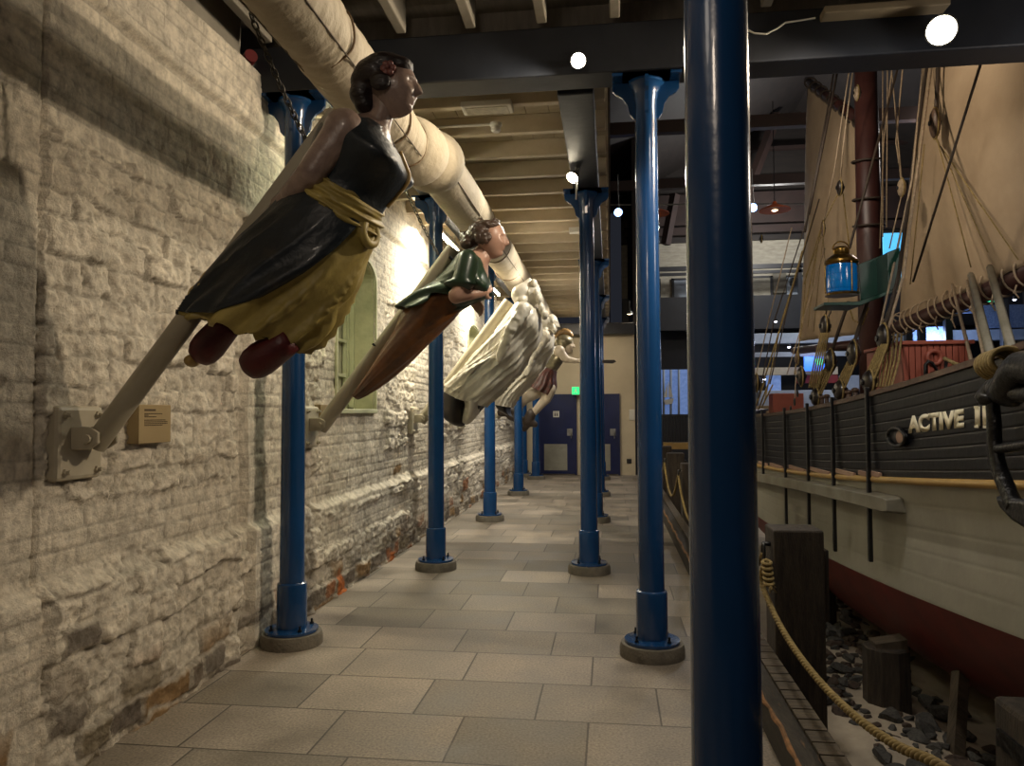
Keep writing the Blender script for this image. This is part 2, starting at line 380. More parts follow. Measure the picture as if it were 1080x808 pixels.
for x in xs:
    if ref is None:
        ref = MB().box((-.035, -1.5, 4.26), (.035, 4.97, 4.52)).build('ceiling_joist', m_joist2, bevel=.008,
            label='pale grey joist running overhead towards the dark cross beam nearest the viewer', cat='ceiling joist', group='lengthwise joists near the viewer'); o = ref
    else: o = ref.copy(); COL.objects.link(o)
    o.location = (x, 0, 0)
mb = MB().box((-2.56, 4.98, 3.905), (6.6, 5.24, 4.24)); mb.build('cross_beam', m_beam, bevel=.012, label='blue-black timber beam crossing the picture above the two nearest column heads', cat='beam')
MB().box((-.36, 5.3, 3.90), (-.1, 19.58, 4.06)).build('lengthwise_beam', m_beam, bevel=.01, label='grey-blue beam running away over the right-hand row of far columns', cat='beam')
MB().box((-1.96, 5.3, 3.90), (-1.7, 19.58, 4.06)).build('lengthwise_beam', m_beam, bevel=.01, label='grey-blue beam over the left-hand row of far columns beside the duct', cat='beam')
MB().box((-1.69, 19.2, 3.62), (.62, 19.56, 3.9)).build('lintel_beam', m_beam, bevel=.01, label='dark beam along the top of the cream end wall above the doors', cat='beam')
o = MB().box((-1.25, 19.4, 3.2), (-.98, 19.59, 3.6)).build('duct_box', m_dark, bevel=.01, label='small black box hanging under the dark beam on the end wall', cat='box')
# side of the upper floor to the right of the low ceiling
m_brown = mat('dark stained fascia', '#3a2c22', '#2c211a', 4, .6)
MB().box((-.02, 5.3, 4.26), (.02, 19.6, 4.6)).build('trim_2', m_brown, kind='structure')
# ---- iron columns
m_blue = mat('blue gloss enamel', '#144070', '#113861', 1.2, .25, bump=.05, bscale=30, coat=.35)
m_bluenear = m_blue
m_stone = mat('grey stone plinth', '#6f685b', '#5d574c', 14, .8, bump=.4, bscale=60)
m_bolt = mat('dark iron bolt', '#15171b', '#101114', 5, .5, metal=.5)
COLS = [(-2.25, 5.11, 'blue iron column nearest the masonry wall, below the left end of the dark cross beam', .0),
        (-1.82, 7.7, 'blue iron column with a round plinth standing beside the green-dressed figurehead', 0),
        (-1.82, 11.22, 'blue iron column third along the masonry wall, behind the first white draped figurehead', 0),
        (-1.82, 14.75, 'blue iron column fourth along the masonry wall, behind the feet of the white figureheads', 0),
        (-1.82, 18.25, 'blue iron column in the left row, standing closest to the navy doors', 0),
        (-2.2, 18.95, 'thin blue column tucked in the far corner where masonry and end wall meet', 0),
        (.26, 5.15, 'blue iron column with bracketed head, just left of the huge foreground column', 0),
        (-.23, 7.7, 'blue iron column on the right of the walkway directly under the small round spotlight', 0),
        (-.23, 11.25, 'blue iron column second in the right-hand far row, half hidden by the one in front', 0),
        (-.23, 14.7, 'blue iron column third in the right-hand far row, only a sliver showing', 0),
        (-.23, 18.25, 'blue iron column of the right-hand row nearest the end wall, in front of the second door', 0),
        (.275, 1.93, 'huge dark blue column in the foreground running from top to bottom of the picture', 0)]
def make_column(x, y, label, top):
    t = thing('iron_column', label, 'column', (x, y, 0), 'blue cast iron columns')
    MB().lathe((x, y, 0), [(.215, 0), (.215, .05), (.205, .085), (.15, .09)]).build('plinth', m_stone, t, smooth=35)
    fl = MB().lathe((x, y, 0), [(.183, .09), (.183, .108), (.12, .115)]).build('base_flange', m_blue, t, smooth=35)
    for k in range(4):
        an = PI/4+k*PI/2; bx, by = x+.148*math.cos(an), y+.148*math.sin(an)
        MB().cyl((bx, by, .105), (bx, by, .125), .015, seg=6).cyl((bx, by, .12), (bx, by, .15), .008, seg=8).build('bolt', m_bolt, fl)
    h = top-.02
    MB().lathe((x, y, 0), [(.105, .11), (.104, .41), (.100, .425), (.0865, .432), (.086, .46), (.0745, h-.32), (.074, h-.14), (.082, h-.12), (.082, h-.09), (.1, h-.04), (.125, h-.02), (.125, h)]).build('shaft', m_blue, t, smooth=35)
    s = MB()
    s.box((x-.16, y-.14, h), (x+.16, y+.14, h+.02))
    for sx, sy in ((1, 0), (-1, 0), (0, 1), (0, -1)):
        pts = []
        for (d, z) in ((.05, h), (.225, h), (.225, h-.05), (.205, h-.075), (.16, h-.10), (.125, h-.15), (.11, h-.22), (.085, h-.25), (.05, h-.25)):
            if sy: d = .05+(d-.05)*.55
            pts.append(Vector((x+sx*d-sy*.012, y+sy*d-sx*.012, z)))
        s.prism(pts, (sy*.024, sx*.024, 0))
    s.box((x-.23, y-.14, h), (x+.23, y+.14, h+.02))
    s.build('column_head', m_blue, t)
    return t
for (x, y, lab, _) in COLS: make_column(x, y, lab, 3.905 if abs(y-5.13) < .1 else (4.24 if y < 2 else 3.90))
# red cap on the beam end
t = thing('sprinkler_cap', 'small dark red round cap fixed over the left end of the cross beam', 'cap', (P(263, 60, Y=4.9)))
q = P(263, 61, Y=4.9); MB().cyl(q+Vector((-.03, .03, -.005)), q+Vector((.03, -.03, .0)), .045, seg=20).build('cap', mat('dark red enamel', '#5c1414', '#4a1010', 4, .5), t, smooth=35)
MB().cyl(q+Vector((-.05, .08, 0)), q+Vector((-.03, .03, 0)), .04, seg=16).build('collar', m_white, t, smooth=35)
# ================================================================== DUCT
m_duct = mat('cream canvas lagging', '#c3b79f', '#b3a78f', 4, .75, bump=.35, bscale=25)
m_seam = mat('dark stitched seam', '#5d5142', '#4c4235', 8, .8)
m_band = mat('stained brown strap', '#7d6648', '#6a553b', 8, .7)
dt = thing('air_duct', 'thick cream canvas-wrapped duct running the length of the walkway under the ceiling', 'duct', (-1.37, 5, 3.45))
def duct_seg(y0, y1, c0, c1, r, pitch, wr, seed, name='duct_section'):
    n = int((y1-y0)/.012)+2 if y0 < 7 else int((y1-y0)/.03)+2; rows = []; NS = 72
    th = np.arange(NS)*2*PI/NS
    for i in range(n):
        u = i/(n-1); y = y0+(y1-y0)*u; cx = c0[0]+(c1[0]-c0[0])*u; cz = c0[1]+(c1[1]-c0[1])*u
        ph = ((y-y0) % pitch)/pitch; bul = 1-.06*math.exp(-min(ph, 1-ph)*pitch/.03)
        nn = vnoise(np.full(NS, y*22.0)+np.sin(th)*1.0, np.abs(((th/PI) % 2)-1)*5+20, seed, 2)
        dist = min(ph, 1-ph)*pitch
        nn = nn*wr*(.35+1.0*math.exp(-dist/.12))
        rr = r*bul+nn+.004*np.sin(th*2+y*3)
        rows.append([(cx+rr[k]*math.cos(th[k]), y, cz+rr[k]*math.sin(th[k])) for k in range(NS)])
    return MB().grid(rows, closed=True, cap=True).build(name, m_duct, dt, smooth=True)
A0, A1 = (-1.355, 3.46), (-1.385, 3.44); B0 = (-1.29, 3.50)
d1 = duct_seg(-.8, 4.95, A0, A1, .178, 1.05, .011, 41)
d2 = duct_seg(5.45, 19.15, B0, (-1.27, 3.52), .182, 1.16, .004, 42)
# offset joint: two fat rolls
rows = []; NS = 64
for i in range(60):
    u = i/59; y = 4.86+.68*u
    e = u*u*(3-2*u); cx = A1[0]+(B0[0]-A1[0])*e; cz = A1[1]+(B0[1]-A1[1])*e
    b = abs(math.sin(PI*min(u/.52, 1) if u < .52 else PI*(u-.52)/.48))**.45
    r = .17+.075*b*(1 if u < .52 else .85)
    rows.append([(cx+r*math.cos(2*PI*k/NS)*(1+.01*math.sin(k*3+i)), y, cz+r*math.sin(2*PI*k/NS)) for k in range(NS)])
MB().grid(rows, closed=True, cap=True).build('offset_collar', m_duct, dt, smooth=True)
for (y0, y1, c, r) in ((-.8, 4.9, (-1.37, 3.45), .181), (5.5, 19.1, (-1.28, 3.51), .182)):
    for an in (-2.25, -.72):
        pts = [(c[0]+r*math.cos(an), y, c[1]+r*math.sin(an)) for y in np.arange(y0, y1, .1)]
        MB().tube(pts, .004, 6).build('seam', m_seam, dt)
for (y, c, r) in ((2.35, (-1.37,3.45), .173), (3.4, (-1.375,3.448), .173), (4.45, (-1.38,3.445), .173), (4.84, A1, .18), (7.16, B0, .183), (8.3, B0, .183), (9.46, B0, .183), (10.6, B0, .183), (11.8, B0, .183)):
    pts = [(c[0]+(r)*math.cos(a), y+.012*math.sin(a*5+y), c[1]+(r)*math.sin(a)) for a in np.linspace(0, 2*PI, 48, endpoint=False)]
    MB().tube(pts, .006, 6, closed=True).build('strap', m_band, dt)
# ================================================================== CEILING FIXTURES
m_tube = mat('lit tube', '#ffffff', '#ffffff', 1, .5, emit='#fff3dc', estr=45)
m_fix = mat('white enamel batten', '#cfcbbd', '#c2beb0', 3, .4)
def area(name, loc, target, energy, sx, sy, color=(1, .86, .66), spot=None):
    if spot:
        l = bpy.data.lights.new(name, 'SPOT'); l.spot_size = math.radians(spot); l.spot_blend = .5; l.shadow_soft_size = sx
    else:
        l = bpy.data.lights.new(name, 'AREA'); l.shape = 'RECTANGLE'; l.size = sx; l.size_y = sy
    l.energy = energy; l.color = color; o = bpy.data.objects.new(name, l); COL.objects.link(o)
    o.location = loc; o.rotation_euler = (Vector(target)-Vector(loc)).to_track_quat('-Z', 'Y').to_euler(); return o
TUB = [(5.55, 'fluorescent batten over the first figurehead, behind the duct'), (8.75, 'glowing tube light seen under the duct between the first blue columns and the green-dressed figurehead'),
       (12.5, 'short glowing tube light seen under the duct beside the first white figurehead'), (16.0, 'fluorescent batten furthest along the masonry wall')]
for i, (y, lab) in enumerate(TUB):
    x = -2.02; z = 3.78
    y1 = y+1.05
    t = thing('tube_light', lab, 'light', (x, y, z), 'tube lights along the masonry wall')
    MB().box((x-.035, y-.03, z+.02), (x+.035, y1+.03, z+.08), bev=.006).build('batten', m_fix, t)
    MB().cyl((x, y, z), (x, y1, z), .015, seg=12).build('tube', m_tube, t, smooth=35)
    s = MB(); s.cyl((x, y+.15, z+.08), (x, y+.15, 4.06), .005, seg=6); s.cyl((x, y1-.15, z+.08), (x, y1-.15, 4.06), .005, seg=6); s.build('hanger', m_steel, t)
    area('tube_glow', (x+.0, (y+y1)/2, z-.03), (x-.35, (y+y1)/2, z-1), (14, 85, 60, 45)[i], .06, 1.0, ((.95, 1, .62), (1, .93, .75), (1, .93, .78), (1, .93, .78))[i]).rotation_euler = Vector((-.5, 0, -1)).to_track_quat('-Z', 'Y').to_euler()
# emergency light and smoke detector
q = P(514, 110, Z=4.06); t = thing('emergency_light', 'flat white rectangular light box on the ceiling just beyond the dark cross beam', 'light', q)
MB().box(q+Vector((-.2, -.09, -.05)), q+Vector((.2, .09, 0)), bev=.01).build('housing', m_white, t)
MB().box(q+Vector((-.17, -.07, -.056)), q+Vector((.17, .07, -.05)), bev=.003).build('diffuser', mat('ribbed diffuser', '#b5ae98', '#938c78', 20, .3), t)
q = P(523, 130, Z=4.06); t = thing('smoke_detector', 'small white smoke detector hanging from a pale pipe on the low ceiling', 'detector', q)
MB().lathe(q, [(.0, 0), (.05, 0), (.052, -.02), (.04, -.035), (.042, -.06), (.03, -.075), (.0, -.075)], seg=24).build('detector_head', m_white, t, smooth=40)
MB().tube([q+Vector((-.95, .02, 0)), q+Vector((0, .02, 0))], .012, 8).build('conduit', m_white, t, smooth=35)
q = P(606, 242, Z=4.03); MB().box(q+Vector((-.07, -.05, -.05)), q+Vector((.07, .05, .02)), bev=.006).build('junction_box', m_white, label='small square junction box on the ceiling beside the right-hand beam', cat='box')
# floodlights on the near beam
m_lamp1 = mat('burning lamp glass', '#ffffff', '#ffffff', 1, .5, emit='#fff0d0', estr=40)
m_black = mat('black lamp housing', '#17181b', '#101114', 4, .4)
def floodlight(q, r, aim, label, m=None):
    q = Vector(q); d = (Vector(aim)-q).normalized(); R3 = d.to_track_quat('Z', 'Y').to_matrix()
    t = thing('floodlight', label, 'light', q)
    MB().lathe(q, [(r*.45, -.12), (r*.6, -.1), (r, -.005), (r*1.06, .0), (r*1.06, .012), (r*.97, .012), (r*.9, .0)], seg=32, rot=R3).build('housing', m_black, t, smooth=40)
    MB().ell(q+d*.012, (r*.93, r*.93, .02), rot=R3, seg=24, rings=8).build('lamp_glass', m or m_lamp1, t, smooth=True)
    return t, d
q1 = P(610, 64, Y=4.86); t, d = floodlight(q1, .05, (-.1, 0, 1.9), 'dazzling floodlight fixed to the cross beam above the right-hand far columns')
MB().tube([q1+Vector((0, .08, .02)), q1+Vector((0, .12, .06)), q1+Vector((0, .12, .12))], .01, 8).build('bracket', m_black, t)
area('flood_glow', q1+d*.06, q1+Vector((-1.1, -.5, -1.4)), 55, .05, .05, (1, .86, .66), spot=165)
q2 = P(993, 32, Y=4.84); t, d = floodlight(q2, .088, (0.1, 0, 1.7), 'round glowing floodlight on the cross beam above the ship at the upper right')
MB().tube([q2+Vector((0, .08, .02)), q2+Vector((0, .14, .06)), q2+Vector((0, .14, .14))], .01, 8).build('bracket', m_black, t)
area('flood_glow', q2+d*.08, (-2.5, 2.6, 2.0), 260, .05, .05, (1, .82, .6), spot=100)
# casing above the second floodlight
qa = P(868, 14, Y=4.9); qb = P(1000, 4, Y=4.9)
MB().box((qa.x, 4.86, qa.z-.02), (qb.x, 4.98, qa.z+.03), bev=.008).build('lamp_casing', mat('beige metal casing', '#8d8069', '#7f735e', 4, .5), label='long beige casing on top of the cross beam left of the round floodlight', cat='casing')
qa = P(783, 30, Y=4.97); pts = [P(x, y, Y=4.965) for x, y in ((783, 29), (795, 35), (808, 36), (820, 30), (828, 24), (860, 19))]
MB().tube(pts, .006, 6).build('cable', m_white, label='thin white cable drooping over the cross beam right of the foreground column', cat='cable')
# small spotlight on a rod below the lengthwise beam
def spotlight(px, py, Y, aim, label, r=.06, rod=None, glow=30, col=(1, .9, .75), m=None, spot=80):
    q = P(px, py, Y=Y); d = (Vector(aim)-q).normalized(); R3 = d.to_track_quat('Z', 'Y').to_matrix()
    t = thing('spotlight', label, 'spotlight', q)
    MB().lathe(q, [(r*.35, -r*1.3), (r*.5, -r*1.2), (r*1.0, -.005), (r*1.08, .01), (r*.95, .01), (r*.9, 0)], seg=24, rot=R3).build('lamp_shade', m_steel, t, smooth=40)
    MB().ell(q+d*.008, (r*.9, r*.9, .012), rot=R3, seg=20, rings=6).build('lamp_glass', m or m_lamp1, t, smooth=True)
    if rod is not None:
        MB().tube([q-d*r*1.2, q-d*r*1.2+Vector((.03, 0, .06)), Vector(rod)+Vector((0, 0, -.3)), rod], .008, 8).build('rod', m_steel, t)
    if glow: area('spot_glow', q+d*.05, aim, glow, .03, .03, col, spot=spot)
    return t
qr = P(604, 187, Y=6.9)
spotlight(604, 187, 6.9, (-1.3, 5.5, 2.0), 'small round silver spotlight on a thin rod beside the head of the right-hand far column', rod=(qr.x+.03, 6.9, 3.9), glow=60, spot=110)
for (y, tg) in ((8.6, (-1.4, 9.0, 2.3)), (11.9, (-1.4, 12.2, 2.3)), (15.3, (-1.3, 15.3, 2.4))):
    area('spot_glow', (-.12, y, 3.82), tg, 85, .05, .05, (1, .92, .80), spot=85)
area('spot_glow', (-.9, 17.6, 3.8), (-.9, 19.6, 1.6), 48, .05, .05, (1, .84, .62), spot=120)
# ================================================================== FIGUREHEADS
m_pole = mat('cream gloss pole', '#a8a08a', '#988f7a', 3, .4)
m_plate = mat('cream metal plate', '#b5ac97', '#a59c87', 3, .45)
m_chain = mat('galvanised dark chain', '#5c5850', '#3c3934', 30, .45, metal=.7)
def chain(a, b, label, sag=.02, pitch=.036, rr=.0045):
    a = Vector(a); b = Vector(b); n = int((b-a).length/pitch); d = (b-a).normalized(); s1 = d.orthogonal().normalized(); s2 = d.cross(s1); mb = MB()
    for i in range(n):
        c = a+(b-a)*((i+.5)/n)-Vector((0, 0, sag*math.sin(PI*(i+.5)/n))); w = s1 if i % 2 else s2
        pts = []
        for k in range(12):
            an = 2*PI*k/12; pts.append(c+d*math.cos(an)*pitch*.68+w*math.sin(an)*pitch*.36)
        mb.tube(pts, rr, 5, closed=True)
    return mb.build('chain', m_chain, smooth=True, label=label, cat='chain', group=None)
def pole_set(y, zb, top, r, lab, near=False, flat=False):
    """wall plate with lug, sloping pole"""
    wx = WX+.07
    t = thing('wall_plate', 'cream wall plate holding the pole of the %s' % lab, 'wall plate', (wx, y, zb), None)
    MB().box((WX-.02, y-.15, zb-.19), (wx+.0, y+.15, zb+.15), bev=.02).build('plate', m_plate, t)
    for sy in (-.105, .105):
        for sz in (-.15, .11): MB().cyl((wx, y+sy, zb+sz), (wx+.012, y+sy, zb+sz), .018, seg=6).cyl((wx+.01, y+sy, zb+sz), (wx+.03, y+sy, zb+sz), .01, seg=8).build('bolt', m_plate, t)
    base = Vector((wx+.09, y, zb)); top = Vector(top); d = (top-base).normalized()
    MB().prism([(wx, y-.075, zb-.05), (wx+.09, y-.075, zb-.05), (wx+.135, y-.075, zb-.02), (wx+.135, y-.075, zb+.03), (wx+.09, y-.075, zb+.055), (wx, y-.075, zb+.055)], (0, .02, 0)).build('lug', m_plate, t, bevel=.006)
    MB().prism([(wx, y+.055, zb-.05), (wx+.09, y+.055, zb-.05), (wx+.135, y+.055, zb-.02), (wx+.135, y+.055, zb+.03), (wx+.09, y+.055, zb+.055), (wx, y+.055, zb+.055)], (0, .02, 0)).build('lug', m_plate, t, bevel=.006)
    p = thing('support_pole', 'sloping cream pole running up from the wall behind the %s' % lab, 'pole', base)
    mb = MB()
    if flat:
        R3 = d.to_track_quat('Z', 'Y').to_matrix(); L_ = (top-base).length
        mb.tube([base-d*.04, base+d*.75], r, 28)
        mb.box(base+d*.72-Vector((0, 0, 0)), base+d*.72); mb.v = mb.v[:-8]; mb.f = mb.f[:-6]; mb.m = mb.m[:-6]
        cc = base+d*(.70+(L_-.70)/2); mb.box(cc-Vector((.075, .022, (L_-.70)/2)), cc+Vector((.075, .022, (L_-.70)/2)), rot=R3)
    else: mb.tube([base-d*.04, top], r, 28)
    o = mb.build('pole', m_pole, p, smooth=35, bevel=0)
    MB().cyl(base+Vector((0, -.095, 0)), base+Vector((0, .095, 0)), .02, seg=12).build('pivot_bolt', m_plate, p, smooth=35)
    return d
# --- loft of a figure part through a traced profile
def loft(secs, Y, n=70, ns=64, fold=None, a0=None, a1=None, off=0.0, cap=True, sq=2.0, yoff=0.0):
    """secs rows: back x,y ; front x,y (pixels, in the plane of depth Y) ; half width m [; yshift]"""
    A = crom([list(s)+[0]*(6-len(s)) for s in secs], n); rows = []
    for i, s in enumerate(A):
        u = i/(n-1); b = P(s[0], s[1], Y=Y); f = P(s[2], s[3], Y=Y); c = (b+f)/2; h = (b-f)/2; hl = max(h.length, 1e-4); hd = h/hl; w = max(s[4], .002)
        t0 = -PI if a0 is None else a0(u); t1 = PI if a1 is None else a1(u)
        ks = [t0+(t1-t0)*k/ns for k in range(ns if a0 is None else ns+1)]
        row = []
        for th in ks:
            cs, sn = math.cos(th), math.sin(th)
            e = 2.0/sq; cs_ = math.copysign(abs(cs)**e, cs); sn_ = math.copysign(abs(sn)**e, sn)
            g = off+(fold(u, th) if fold else 0)
            rr = Vector(hd)*(hl*cs_)+Vector((0, -1, 0))*(w*sn_)
            nn = (Vector(hd)*(cs/hl)+Vector((0, -1, 0))*(sn/w)).normalized()
            row.append(c+rr+nn*g+Vector((0, s[5]+yoff, 0)))
        rows.append(row)
    return rows
def crop(sc, ox, oy, secs):
    return [[ox+sc*s[0], oy+sc*s[1], ox+sc*s[2], oy+sc*s[3]]+list(s[4:]) for s in secs]
def folds(freq, amp, seed, twist=0.0, sharp=1.0):
    ph = np.random.RandomState(seed).rand(8)*6.28
    T = np.random.RandomState(seed).rand(64)
    def f(u, th):
        t = th+twist*u+.25*math.sin(u*4+ph[1])
        v = math.sin(t*freq+ph[0]+1.3*math.sin(u*3+ph[2]))+.6*math.sin(t*freq*1.73+ph[3]+2.1*u)+.35*math.sin(t*freq*2.9+ph[4]-3*u)
        v = (1-abs(math.sin(v*1.1)))*1.2-.6
        return amp*v*min(1, .25+u*1.2)
    return f
def head(parent, c, f, up, s, m, name='head', nose=1.0, jaw=1.0):
    """c centre, f facing dir, up dir, s height of head; one sculpted surface with brow, sockets, nose, lips, chin and ears"""
    f = Vector(f).normalized(); up = Vector(up).normalized(); up = (up-f*up.dot(f)).normalized(); sd = up.cross(f)
    ns, nr = 72, 56; rows = []
    g = lambda x, z, cx, cz, sx, sz: math.exp(-((x-cx)/sx)**2-((z-cz)/sz)**2)
    for i in range(nr+1):
        ph = PI*i/nr; row = []
        for k in range(ns):
            th = 2*PI*k/ns; x = math.sin(ph)*math.cos(th); y = math.sin(ph)*math.sin(th); z = math.cos(ph)
            X = x*.40; Yd = y*.34; Z = z*.5
            if z < 0:                                              # narrow towards the jaw, chin forward
                q = -z; Yd *= 1-.28*q*jaw; X = X*(1-.10*q)+.05*q*(x > 0)
                if x < 0: X *= 1-.25*q
            if x > 0:
                ay = abs(y)
                X -= .055*g(ay, z, .36, .10, .17, .13)              # eye sockets
                X += .035*g(ay, z, .34, .08, .09, .06)               # eyeballs
                X += .022*g(ay, z, .30, .27, .26, .07)               # brow
                X += .020*g(ay, z, .45, -.20, .2, .16)               # cheeks
                X += nose*(.030+.115*np.clip((.18-z)/.42, 0, 1))*g(y, 0, 0, 0, .095, 1)*(1/(1+math.exp((-z-.30)*38)))*(1/(1+math.exp((z-.22)*22)))
                X += .028*g(y, z, 0, -.42, .20, .035)+.030*g(y, z, 0, -.515, .17, .04)  # lips
                X -= .020*g(y, z, 0, -.467, .22, .016)
                X -= .020*g(y, z, 0, -.60, .25, .05)
                X += .065*g(y, z, 0, -.80, .34, .15)                 # chin
            Yd += math.copysign(1, y)*.07*g(x, z, -.05, .02, .10, .17)*(1 if abs(y) > .6 else 0)
            row.append(Vector(c)+(f*X+sd*Yd+up*Z)*s)
        rows.append(row)
    mb = MB(); mb.grid(rows, closed=True); return mb.build(name, m, parent, smooth=True, weld=True)
def blobs(name, m, parent, els, voxel=.012, smooth_it=4, wave=0, wscale=.03):
    """overlapping shapes fused to one surface; els: (centre, radii) or (a, b, ra, rb)"""
    mb = MB()
    for e in els:
        if len(e) == 2:
            r = e[1] if hasattr(e[1], '__len__') else (e[1],)*3
            mb.ell(e[0], r, seg=20, rings=14)
        elif len(e) == 3: mb.ell(e[0], e[1], rot=e[2], seg=20, rings=14)
        else: 
            a, b, ra, rb = e; a = Vector(a); b = Vector(b)
            pts = [a+(b-a)*t for t in np.linspace(0, 1, 6)]; mb.tube(pts, list(np.linspace(ra, rb, 6)), 16); mb.ell(a, (ra,)*3); mb.ell(b, (rb,)*3)
    o = mb.build(name, m, parent, smooth=True)
    r = o.modifiers.new('fuse', 'REMESH'); r.mode = 'VOXEL'; r.voxel_size = voxel; r.use_smooth_shade = True
    s = o.modifiers.new('soft', 'SMOOTH'); s.iterations = smooth_it; s.factor = .6
    if wave:
        tx = bpy.data.textures.get('wave%g' % wscale) or bpy.data.textures.new('wave%g' % wscale, 'WOOD')
        tx.wood_type = 'BANDNOISE'; tx.noise_scale = wscale; tx.turbulence = 8
        d = o.modifiers.new('locks', 'DISPLACE'); d.texture = tx; d.strength = wave; d.texture_coords = 'LOCAL'; d.mid_level = .5
    return o
def hand(parent, wrist, d, palm, s, m, curl=.5, side=1, name='hand'):
    """palm with four fingers of different length and a thumb; d points along the hand, palm the way the palm faces"""
    d = Vector(d).normalized(); palm = Vector(palm); palm = (palm-d*palm.dot(d)).normalized(); w = d.cross(palm)*side; wr = Vector(wrist)
    els = [(wr, wr+d*.035*s, .028*s, .03*s)]
    for k, (o_, L_) in enumerate(((-.033, .072), (-.011, .083), (.011, .078), (.032, .06))):
        a = wr+d*.02*s+w*o_*.6*s; kn = wr+d*.09*s+w*o_*s; els.append((a, kn, .017*s, .013*s)); p = kn; dd = d.copy()
        for j in range(3):
            dd = (dd*math.cos(curl*.5)+palm*math.sin(curl*.5)).normalized(); seg = L_*(.45, .32, .25)[j]*s; els.append((p, p+dd*seg, (.0105-.001*j)*s, (.0095-.001*j)*s)); p = p+dd*seg
    a = wr+d*.025*s-w*.02*s; b = a+(d*.5-w*.75+palm*.35).normalized()*.05*s; e = b+(d*.85-w*.3+palm*.3).normalized()*.045*s
    els += [(a, b, .016*s, .013*s), (b, e, .012*s, .009*s)]
    return blobs(name, m, parent, els, voxel=.0055*s, smooth_it=2)
# ------------------------------------------------------------------ figure one
FY1 = 3.2
m_skin1 = mat('weathered painted skin', '#9b8579', '#7e6a60', 9, .38, bump=.25, bscale=30, coat=.25)
m_navydress = mat('chipped blue-black paint', '#101c24', '#0b1319', 7, .48, c3='#3a3026', bump=.3, bscale=24, coat=.08, contrast=(.3, .6))
m_yellow = mat('old yellow paint', '#ad9b55', '#8d7c42', 6, .5, bump=.18, bscale=24, c3='#655732')
m_redboot = mat('dark red paint', '#5a1517', '#431012', 6, .45, bump=.3, bscale=20)
m_hairdk = mat('glossy dark brown hair paint', '#221514', '#150d0d', 8, .45, coat=.1, bump=.5, bscale=22, stretch=(1, 1, 3))
m_gold = mat('dull gold paint', '#a98a4a', '#80683a', 8, .45)
d1p = pole_set(FY1, 1.51, P(356, 122, Y=FY1+.12), .052, 'dark-dressed figurehead nearest the viewer', flat=True)
S1 = (.4706, 180, 30)
fh = thing('figurehead', 'large carved woman in a blue-black dress with yellow sash and dark red boots, nearest figurehead', 'figurehead', P(290, 240, Y=FY1))
torso = crop(*S1, [(452, 150, 505, 175, .05), (452, 185, 492, 215, .055), (425, 195, 492, 238, .075), (372, 203, 497, 262, .17), (352, 232, 510, 300, .205), (335, 262, 516, 330, .20), (322, 300, 495, 365, .175), (312, 335, 468, 398, .16), (296, 372, 450, 440, .175)])
# skin: neck, shoulders and bust in one surface
MB().grid(loft(torso, FY1, 60, 64), closed=True, cap=True).build('body', m_skin1, fh, smooth=True)
# bodice over it, low at the neck, bare at the shoulder
bod = torso[2:]
def bl0(u): return -PI
rows = loft(bod, FY1, 60, 64, fold=lambda u, th: .012+.012*math.exp(-((abs(abs(th)-2.2))/.5)**2-((u-.5)/.18)**2))
# bust
def bust(rows, up, amp):
    out = []
    for i, r in enumerate(rows):
        u = i/(len(rows)-1); n = len(r); o_ = []
        c = sum((Vector(v) for v in r), Vector())/n
        for k, v in enumerate(r):
            th = -PI+2*PI*k/n; a = math.exp(-((abs(th)-2.35)/.42)**2-((u-up)/.15)**2); dv = (Vector(v)-c).normalized(); o_.append(Vector(v)+dv*amp*a)
        out.append(o_)
    return out
rows = bust(rows, .42, .05)
# cut the neckline: shoulders bare on the back side above u~.2
mb = MB(); nr = len(rows); nc = len(rows[0])
vs = [v for r in rows for v in r]; fs = []
for i in range(nr-1):
    u = i/(nr-1)
    for k in range(nc):
        th = -PI+2*PI*(k+.5)/nc; a = abs(th)     # a: 0 back, pi front
        lim = float(np.interp(a, [0, 1.0, 1.6, 1.8, 2.3, 2.6, 3.15], [.34, .32, .24, .03, .03, .17, .24]))
        if u > lim: fs.append((i*nc+k, i*nc+(k+1) % nc, (i+1)*nc+(k+1) % nc, (i+1)*nc+k))
mb.add(vs, fs); bo = mb.build('bodice', m_navydress, fh, smooth=True); sd = bo.modifiers.new('s', 'SOLIDIFY'); sd.thickness = .012; sd.offset = 0
# gold strip down the front of the bodice
k0 = 0; MB().tube([Vector(rows[i][2])+Vector((.008, -.0, 0)) for i in range(12, 50, 2)], .013, 8).build('gold_braid', m_gold, fh, smooth=True)
# skirts
def bf(x1, y1, x2, y2): pass
skirt = crop(*S1, [(300, 345, 452, 425, .17), (268, 380, 455, 470, .195), (222, 432, 430, 530, .22), (165, 485, 408, 590, .235), (112, 545, 372, 650, .245), (62, 605, 330, 702, .25), (50, 640, 292, 722, .25)])
f1 = folds(5, .055, 3, twist=.4)
def hemf(u, th): return f1(u, th)*(u**1.2)*1.3
rows_y = loft(skirt, FY1, 90, 96, fold=hemf)
# ruffled hem
for i in range(82, 90):
    for k in range(96): rows_y[i][k] = rows_y[i][k]+Vector((-.010, 0, -.012))*math.sin(k*1.1+1.2*math.sin(k*.3))*((i-81)/8)
o = MB().grid(rows_y, closed=True).build('underskirt', m_yellow, fh, smooth=True); sd = o.modifiers.new('s', 'SOLIDIFY'); sd.thickness = .02
MB().add([v for v in rows_y[84]], [tuple(range(96))]).build('underskirt_hollow', mat('dark hollow', '#2a2416', '#1f1a10', 4, .8), fh)  # flat dark sheet across the hem, its colour standing for the shaded hollow
